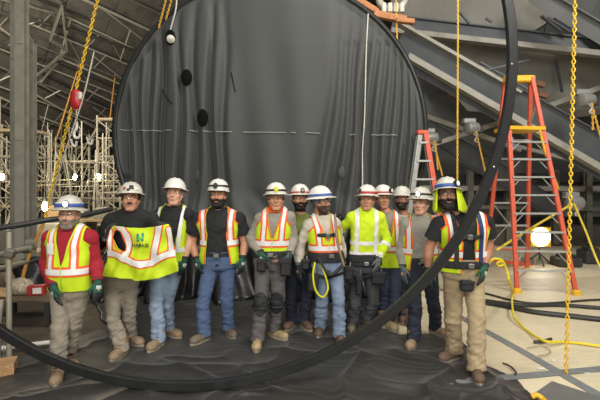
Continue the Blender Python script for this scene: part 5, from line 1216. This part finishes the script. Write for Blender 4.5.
# ------------------------------------------------------------------ the vest held up by the second man
VD = INFO[1]['D'] - .33; vo = at(141, 252, VD)
out_ = [(114, 225.6), (122, 226.2), (132, 227.4), (145, 227.8), (157, 226.5), (169, 223.6), (171.5, 227), (173, 240), (176.5, 257), (178.5, 264), (179, 270.5), (170, 274.5), (158, 277.5), (147, 279.8), (137, 280), (127, 278.2), (117.5, 276.4), (110, 277.4), (102.8, 276), (104, 270), (107, 262), (108, 250), (108.8, 236), (110.5, 229)]
hole = [(114.5, 232), (118, 229.5), (121.5, 231.5), (124.5, 238), (127, 245), (127.5, 249.5), (125, 251), (121, 248.5), (116.5, 244), (113.5, 238)]
nx, ny = 150, 110; X, Y = np.meshgrid(np.linspace(100, 182, nx + 1), np.linspace(221, 283, ny + 1)); X, Y = X.ravel(), Y.ravel()
def held(X, Y):
    u, v = (X - 140) / 40, (Y - 252) / 30
    dz = .035 * np.cos(u * 1.5) + .018 * np.sin(X * .32 + v) * (v > -2) * np.clip((v + 1) / 1.5, 0, 1.2) + .012 * np.sin(X * .16 - Y * .22) + .006 * np.sin(X * .5 + Y * .3)
    d = VD - dz; return np.stack([(X - 300) * VD / F - vo.x, d - vo.y, CAMH - (Y - HOR) * VD / F - vo.z], 1)
GT = grid_tris(nx, ny); GXY = np.stack([X, Y, 0 * X], 1); OUTP, HOLEP = np.array(out_), np.array(hole)
def hpatch(name, fs, push, mat, parent, solid=0):
    V, Tt = GXY, GT
    for f in fs: V, Tt = clip(V, Tt, f(V[:, 0], V[:, 1]))
    W = held(V[:, 0], V[:, 1]); W[:, 1] -= push; return np_mesh(name, W, Tt[:, ::-1], mat, parent, solid=solid)
f_out = lambda x, y: poly_sd(x, y, OUTP); f_hole = lambda x, y: -poly_sd(x, y, HOLEP)
def f_line(pts, hw):
    pts = np.array(pts, float)
    def f(x, y):
        d = np.full(x.shape, 99.0)
        for a, b in zip(pts[:-1], pts[1:]):
            e = b - a; u = np.clip(((x - a[0]) * e[0] + (y - a[1]) * e[1]) / (e @ e), 0, 1); d = np.minimum(d, np.hypot(x - a[0] - u * e[0], y - a[1] - u * e[1]))
        return hw - d
    return f
hv = thing('held_vest', 'lime safety vest with a green letter logo, held up for the camera', 'vest', vo)
hpatch('vest_fabric', [f_out, f_hole], 0, m_lime, hv, .006)
lines = [[(119, 225.5), (124.5, 229), (128.5, 235), (130, 242), (128.6, 250), (126.5, 256)], [(160.5, 224), (157.5, 240), (154.4, 259)], [(169.8, 229), (170.8, 240), (171.6, 253)], [(108, 253), (116, 253.6), (124, 257), (133, 261.8), (143, 263.6), (152, 262.6), (161, 257), (168, 254), (177, 252.6)], [(111.5, 231), (110.8, 253)]]
for k, L in enumerate(lines):
    hw_ = (3.0, 3.0, 2.2, 3.1, 1.6)[k]; hpatch('orange_trim', [f_out, f_hole, f_line(L, hw_ + 1.25)], .004 + .0005 * k, m_orange, hv)
for k, L in enumerate(lines): hpatch('reflective_strip', [f_out, f_hole, f_line(L, (3.0, 3.0, 2.2, 3.1, 1.6)[k] - .1)], .008 + .0005 * k, m_silver, hv)
hpatch('edge_binding', [f_out, f_hole, lambda x, y: .9 + poly_sd(x, y, HOLEP)], .011, m_orange, hv)
m_teal, m_lgreen, m_ink = M('logo_teal', (22, 128, 140), .6, bump=0), M('logo_green', (110, 200, 60), .6, bump=0), M('logo_ink', (38, 52, 46), .7, bump=0)
hpatch('logo_mark', [lambda x, y: 1.15 - np.abs(x - 139.8), lambda x, y: 3.9 - np.abs(y - 237)], .006, m_teal, hv); hpatch('logo_mark', [lambda x, y: 1.1 - np.abs(x - 144.3), lambda x, y: 3.9 - np.abs(y - 236.6)], .006, m_teal, hv)
hpatch('logo_mark', [lambda x, y: 2.6 - np.abs(x - 142.1), lambda x, y: .9 - np.abs(y - 237.6 + .25 * (x - 142))], .0065, m_lgreen, hv)
txt = bpy.data.curves.new('logo_text', 'FONT'); txt.body = 'HARRIS'; txt.size = .046; txt.align_x = 'CENTER'; txt.align_y = 'CENTER'; txt.extrude = .0008; txt.offset = .0012; txt.space_character = 1.08
to = bpy.data.objects.new('logo_text', txt); COL.objects.link(to); to.parent = hv; pz = held(np.array([142.2]), np.array([244.8]))[0]; to.location = (pz[0], pz[1] - .010, pz[2]); to.rotation_euler = (math.pi / 2, 0, .05); txt.materials.append(m_ink)
bpy.context.view_layer.update(); tme = bpy.data.meshes.new_from_object(to.evaluated_get(bpy.context.evaluated_depsgraph_get())); tloc, trot = to.location.copy(), to.rotation_euler.copy(); bpy.data.objects.remove(to)
to = link('logo_text', tme, hv, tloc); to.rotation_euler = trot
